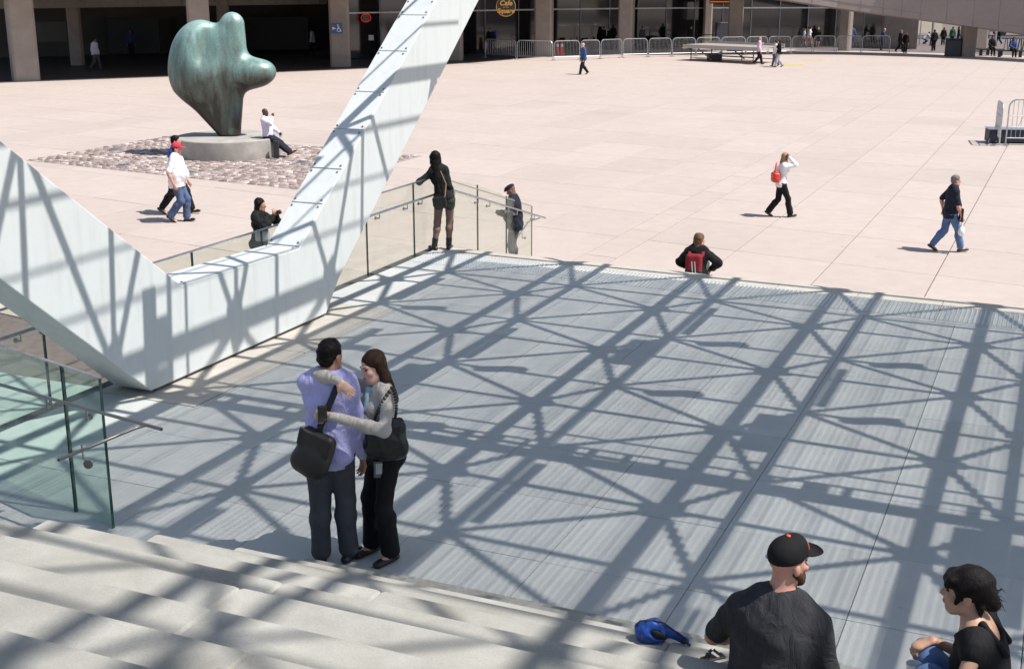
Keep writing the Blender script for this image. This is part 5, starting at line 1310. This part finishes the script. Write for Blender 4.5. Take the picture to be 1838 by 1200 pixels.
# ---- woman taking a photograph
pp = at(471, 522, 0); phh = hgt(354, pp)
pw = Person('woman in a black jacket taking a photo behind the glass guard', pp, facing(.9, -.3), phh, 'f', .011, 'tan', None, hand=((-.05, .34, 1.43), (.06, .34, 1.43)), epole=(NP(-1, 0, -1), NP(1, 0, -1)), hdir=(NP(.2, .2, 1), NP(-.2, .2, 1)), palm=(NP(.5, -1, 0), NP(-.5, -1, 0)), curl=(.7, .7), head=(.1, -.05, 0)).body()
pw.top(C['blacktop'], 'jacket', loose=.03, hem=-.1, folds=(.01, 20)); pw.trousers(C['charcoal']); pw.shoes(M_shoe); pw.hair(HR['black'], 'long')
cq = world_pt((0.0, .42, 1.50), pw); cm = thing('camera', 'small black camera held up by the woman in the black jacket', 'camera', cq, pw.yaw); MB().cbox(-.055, .055, -.02, .02, -.035, .035, .006).build('camera_body', M_black, cm); MB().tube([(0, .02, 0), (0, .05, 0)], .025, 12).build('lens', M_darksteel, cm)
wbq = aty(456 + 3, 423, pp.y - .2); S = SDF(.03); S.rbox((0, 0, 0), (.13, .05, .10), None, .04); tb_ = thing('tote_bag', 'pale bag at the side of the woman taking a photo', 'bag', wbq + Vector((.12, 0, 0))); solid('bag_body', S, .015, C['palegrey'], tb_); ribbon([(-.1, 0, .08), (0, .05, .45), (.1, 0, .08)], .02, .006, (0, 1, 0), M_black, 'strap', tb_)

# ---- walkers on the plaza
def walk(k=1.0, swing=1): return dict(foot=((-.08, .30 * k, .09), (.08, -.36 * k, .15)) if swing > 0 else ((-.08, -.36 * k, .15), (.08, .30 * k, .09)), toe=((.0, 1, .12), (.0, .8, -.55)) if swing > 0 else ((.0, .8, -.55), (.0, 1, .12)), pel=(0, 0, .905))
p = at(323, 398, 0)
a = Person('heavy man in a red cap, white T-shirt and jeans walking', p, facing(1, -.08), hgt(252, p) * .99, 'm', .013, 'red', None, fat=.075, wide=1.06, hand=((-.26, .16, .86), (.27, .02, .86)), lean=.02, **{**walk(.45, 1)}).body()
a.top(C['white'], 'tshirt', sleeve=.85, loose=.02, hem=-.14); a.trousers(C['darkdenim'], 'jeans', loose=.022, flare=.016, waist=-.03); a.shoes(M_shoe); a.hair(HR['brown']); a.cap(C['redcap'])
p = at(321, 384, 0)
a = Person('man in a blue shirt walking half hidden behind the red capped man', p, facing(1, -.05), hgt(237, p) * .98, 'm', .014, 'tan', None, fat=.02, hand=((-.26, -.1, .9), (.27, .2, .9)), **walk(.95, 1)).body()
a.top(C['blue'], 'shirt', loose=.02, sleeve=.9, hem=-.12); a.trousers(C['blackcloth'], loose=.02, waist=-.02); a.shoes(M_shoe); a.hair(HR['black'])
# man seated on the plinth
dirp = Vector((.93, -.36, 0)).normalized(); p = DR + dirp * (DR_R - .17) + Vector((0, 0, DR_H))
a = Person('bald man in a pale shirt resting on the edge of the sculpture plinth', p, facing(.98, -.2), 1.80, 'm', .014, 'dark', None, fat=.02, pel=(0, 0, .09), lean=-.16, foot=((-.02, .80, -.47), (.10, .76, -.47)), toe=((-.1, .9, .45), (.1, .9, .45)), knee=((0, .3, 1),) * 2, hand=((-.12, .30, .16), (.06, .17, .64)), epole=(None, NP(1, .3, -1)), hdir=(None, NP(-.3, .2, 1)), head=(-.1, -.12, 0)).body()
a.top(C['paleshirt'], 'shirt', loose=.022, hem=-.03, collar=True); a.trousers(C['navy'], loose=.018); a.shoes(M_brownshoe)
pq = world_pt((-.12, .36, .11), a); tag(MB().box(-.05, .05, -.004, .004, -.09, .05).build('folded_paper', C['white'], None, loc=pq), 'folded white paper in the hand of the man on the plinth', 'paper')
# woman with the red bag
p = at(1400, 389, 0); hh = hgt(273, p)
a = Person('blonde woman in a white jacket and black trousers walking with a phone', p, facing(1, .06), hh * 1.01, 'f', .012, 'pale', None, hand=((-.2, -.05, .9), (.10, .13, 1.60)), epole=(None, NP(.25, .35, -1)), hdir=(None, NP(-.2, -.1, 1)), palm=(None, NP(-1, 0, 0)), curl=(.4, .6), head=(0, -.1, 0), **walk(.85, -1)).body()
a.top(C['white'], 'jacket', loose=.018, hem=-.08, folds=(.006, 24)); a.trousers(C['blackcloth'], loose=.016, flare=.03); a.shoes(M_shoe); a.hair(HR['blond'], 'bob')
pq = world_pt((.098, .05, 1.60), a); tag(MB().cbox(-.01, .01, -.03, .03, -.06, .06, .003).build('mobile_phone', M_black, None, loc=pq), 'phone at the ear of the blonde woman', 'phone')
q = world_pt((.06, -.20, 1.10), a); S = SDF(.03); S.rbox((0, 0, -.02), (.085, .13, .115), None, .05); S.ell((0, 0, -.06), (.09, .14, .09)); rb = thing('red_handbag', 'bright red handbag at the back of the blonde woman', 'handbag', q, .1); solid('bag_body', S, .015, M_redbag, rb); ribbon([(0, -.08, .08), (.02, .05, .32), (0, .1, .08)], .02, .01, (0, 1, 0), M_redbag, 'strap', rb)
# man in the dark polo
p = at(1700, 451, 0); hh = hgt(311, p)
a = Person('grey haired man in a dark polo and jeans walking at right', p, facing(1, .02), hh, 'm', .012, 'red', None, fat=.03, hand=((-.26, -.08, .88), (.27, .15, .84)), lean=.03, **walk(.9, -1)).body()
a.top(C['navy'], 'polo_shirt', sleeve=.88, loose=.022, hem=-.14, collar=True); a.trousers(C['denim'], 'jeans', loose=.020, flare=.012, waist=-.03); a.shoes(M_brownshoe); a.hair(HR['grey'])
q = world_pt((.28, .17, .50), a); S = SDF(.05); S.ell((0, 0, 0), (.07, .07, .09)); S.cone((0, 0, .05), (0, .0, .24), .03, .012); wbag = thing('plastic_bag', 'small white plastic bag in the hand of the grey haired man', 'bag', q); solid('bag_body', S, .013, C['white'], wbag)
S = SDF(0); S.rbox((0, 0, 0), (.02, .10, .14), None, .01); q = world_pt((.20, .16, .86), a); tag(solid('black_folder', S, .012, M_black, None, q), 'black folder at the hip of the grey haired man', 'folder')
# woman with red backpack on the front steps
q = at(1253, 421, 1.13); p = Vector((q.x, q.y, .275))
a = Person('woman with a red backpack sitting on the front steps beyond the deck', p, facing(.25, 1), 1.70, 'f', .011, 'red', None, pel=(0, 0, .09), lean=.06, foot=((-.14, .45, -.12), (.14, .47, -.12)), knee=((0, .4, 1),) * 2, hand=((-.22, .34, .22), (.26, .24, .22)), epole=(NP(-1, -.4, -.3), NP(1, -.6, .1)), head=(-.95, -.02, 0)).body()
a.top(C['blackcloth'], 'jacket', loose=.04, hem=-.06, folds=(.01, 20)); a.trousers(C['charcoal']); a.shoes(M_shoe); a.hair(HR['light'], 'bob')
bk_ = thing('red_backpack', 'red and black backpack on the woman sitting on the front steps', 'backpack', p, a.yaw); S = SDF(.03); S.rbox((-.03, -.235, .36), (.145, .075, .20), rotx(-.06).T, .06); S.cut((0, 0, .27), (0, 0, -1)); solid('upper_panel', S, .011, C['maroon'], bk_); S = SDF(.03); S.rbox((-.03, -.24, .33), (.15, .082, .18), None, .06); S.cut((0, 0, .285), (0, 0, 1)); solid('lower_panel', S, .011, M_black, bk_)
for x in (-.03, .02): ribbon([(x, -.325, .18), (x - .03, -.325, .44)], .014, .006, (0, 1, 0), C['white'], 'white_stripe', bk_)
for x in (-.12, .11): ribbon([(x, -.15, .50), (x, -.06, .57), (x, .1, .52)], .05, .014, (0, 1, 0), C['maroon'], 'strap', bk_)

# ---- far people
def far(label, px, fy, hy, face, top, bottom, hair='black', skin='tan', sex='m', vox=.03, kind='stand', group=None, style='short', y=None, shoe=None, skirt=False, **kw):
    p = at(px, fy, 0); hh = min(max(hgt(hy, p), 1.5), 1.98); pose = walk(.75, random.choice((1, -1))) if kind == 'walk' else {}
    pose.update(kw)
    a = Person(label, p, facing(*face), hh, sex, vox, skin, group, detail=0, **pose).body()
    a.top(C[top], 'top', loose=.03, hem=-.1, folds=None)
    if skirt: a.trousers(C[bottom], 'skirt', loose=.04, upto=.6, folds=None)
    else: a.trousers(C[bottom], loose=.022, folds=None, waist=0)
    a.shoes(M_shoe)
    if hair: a.hair(HR[hair], style)
    return a
far('man in a blue shirt and dark trousers walking alone on the far plaza', 1047, 134, 76, (-.9, -.3), 'midblue', 'blackcloth', None, 'pale', vox=.02, kind='walk')
far('bald man in a pink shirt walking past the stage', 1361, 116, 66, (1, -.1), 'pink', 'blackcloth', None, 'red', vox=.02, kind='walk', hand=((-.1, .25, 1.35), None))
far('woman in a black vest and pale jeans walking past the stage', 1397, 121, 70, (-1, -.1), 'blackcloth', 'palegrey', 'brown', 'pale', 'f', .02, kind='walk', style='bob')
far('person in grey walking close beside the woman in the black vest', 1391, 119.5, 72, (-1, -.2), 'white', 'charcoal', 'black', 'tan', 'm', .024, kind='walk')
far('man in a pale lilac shirt with a bag in the dark undercroft', 173, 126, 61, (1, -.3), 'paleshirt', 'charcoal', 'black', 'brown', kind='walk')
far('dim figure in blue standing deep in the undercroft', 237, 103, 40, (.3, -1), 'drkblue', 'blackcloth', 'black', 'brown')
far('man in a pale shirt walking in the dark undercroft by the column', 562, 99, 46, (-1, .2), 'paleshirt', 'blackcloth', 'black', 'brown', kind='walk')
for px, fy, hy, tp, lb in ((847, 92, 47, 'drkblue', 'person in dark blue at the cafe beside the white leg'), (870, 90, 44, 'charcoal', 'person in dark grey at the cafe left of the kiosk strips'), (887, 95, 48, 'blue', 'person in bright blue behind the first barrier'), (880, 98, 50, 'blackcloth', 'person in black close by the one in bright blue'), (1083, 89, 48, 'blackcloth', 'person in black at the foot of the slim bright pillar, left of two'), (1093, 89.5, 49, 'blackcloth', 'person in black at the foot of the slim bright pillar, right of two'), (1152, 90, 47, 'charcoal', 'person in dark grey just right of the wide column'), (1238, 90, 46, 'blackcloth', 'person in black left of the terrace rail')):
    far(lb, px, fy, hy, (random.uniform(-1, 1), random.uniform(-1, .2)), tp, 'blackcloth', 'black', random.choice(('tan', 'brown', 'red')))
far('walker in a pale top before the glass, left of the one in red', 1442, 85.5, 51, (1, -.1), 'palegrey', 'maroon', 'light', 'red', 'f', kind='walk', skirt=True)
far('walker in a white top and bright red skirt before the glass', 1452, 86, 47.5, (1, -.1), 'white', 'red', 'black', 'tan', 'f', kind='walk', skirt=True)
far('red haired woman in a black jacket and skirt before the glass', 1467, 86.5, 48, (-.2, -1), 'blackcloth', 'blackcloth', 'light', 'pale', 'f', skirt=True, style='bob')
far('man in black standing just behind the red haired woman', 1471, 84, 42, (.2, 1), 'blackcloth', 'blackcloth', 'black', 'tan')
far('dark pair of walkers by the glass, the one in front', 1391, 84, 43, (1, 0), 'charcoal', 'blackcloth', 'black', 'tan', kind='walk')
far('man in blue standing by the glass right of the squat column', 1528, 87, 46, (.3, 1), 'midblue', 'drkblue', 'black', 'tan')
far('grey figure in a pale hat by the glass', 1552, 83, 48, (.5, 1), 'charcoal', 'grey', 'grey', 'tan'); far('dim grey figure right of the one in the pale hat', 1562, 82, 46, (.3, 1), 'grey', 'charcoal', 'black', 'tan')
far('man in a blue shirt leaning over the last barrier', 1581, 91, 50, (1, -.3), 'drkblue', 'navy', None, 'red', lean=.25, hand=((-.1, .45, 1.1), (.1, .45, 1.1)))
far('man in a dark suit and pale cap striding before the end wall', 1614, 94, 53, (1, .1), 'blackcloth', 'blackcloth', 'grey', 'tan', kind='walk')
b_ = far('man in a black suit with a briefcase before the end wall', 1624, 96, 57, (.2, -1), 'blackcloth', 'blackcloth', None, 'red')
q = world_pt((.27, .05, .62), b_); bf = thing('briefcase', 'black briefcase in the hand of the man in the black suit', 'briefcase', q); MB().cbox(-.08, .24, -.05, .05, -.15, .14, .02).build('case_body', M_black, bf); MB().tube([(.02, 0, .14), (.04, 0, .2), (.12, 0, .2), (.14, 0, .14)], .012, 5).build('handle', M_black, bf)
far('person in pale blue crouching in the sun beyond the ramp', 1658, 79, 58, (1, 0), 'palegrey', 'drkblue', 'brown', 'tan', pel=(0, 0, .55), lean=.8, hand=((-.1, .7, .5), (.1, .7, .5)))
far('dark figure standing in the sun, nearest the lamp post beyond the end wall', 1675, 92, 53, (0, 1), 'blackcloth', 'blackcloth', 'black', 'brown')
far('dark figure walking in the sun beyond, middle of three', 1692, 82, 50, (.2, 1), 'blackcloth', 'blackcloth', 'black', 'brown', kind='walk')
far('dark figure with a green bag left of the ramp column', 1708, 81, 58, (.2, 1), 'green', 'blackcloth', 'black', 'brown')
far('dark figure half hidden by the ramp column', 1719, 80, 57, (-1, .2), 'blackcloth', 'blackcloth', 'black', 'brown'); far('tall dark figure between the two ramp columns', 1748, 86, 46, (1, 0), 'blackcloth', 'drkblue', 'black', 'brown')
far('person in dark green right of the ramp columns', 1768, 84, 58, (.5, 1), 'charcoal', 'blackcloth', 'black', 'tan'); far('person in black striding left beyond the benches', 1792, 80, 55, (-1, 0), 'blackcloth', 'blackcloth', 'black', 'tan', kind='walk')
def farsit(label, px, fy, top, face=(0, -1)):
    p = at(px, fy, 0) + Vector((0, 0, .5)); a = Person(label, p, facing(*face), 1.75, 'm', .03, 'brown', None, detail=0, pel=(0, 0, .09), foot=((-.1, .42, -.4), (.1, .42, -.4)), knee=((0, .4, 1),) * 2, hand=((-.12, .35, .2), (.12, .35, .2))).body(); a.top(C[top], 'top', loose=.03, folds=None); a.trousers(C['blackcloth'], folds=None); a.shoes(M_shoe); a.hair(HR['black'])
farsit('man in black sitting on a bench under the ramp', 1778, 100.3, 'blackcloth'); farsit('person in blue sitting on the last bench under the ramp', 1816, 103, 'midblue')
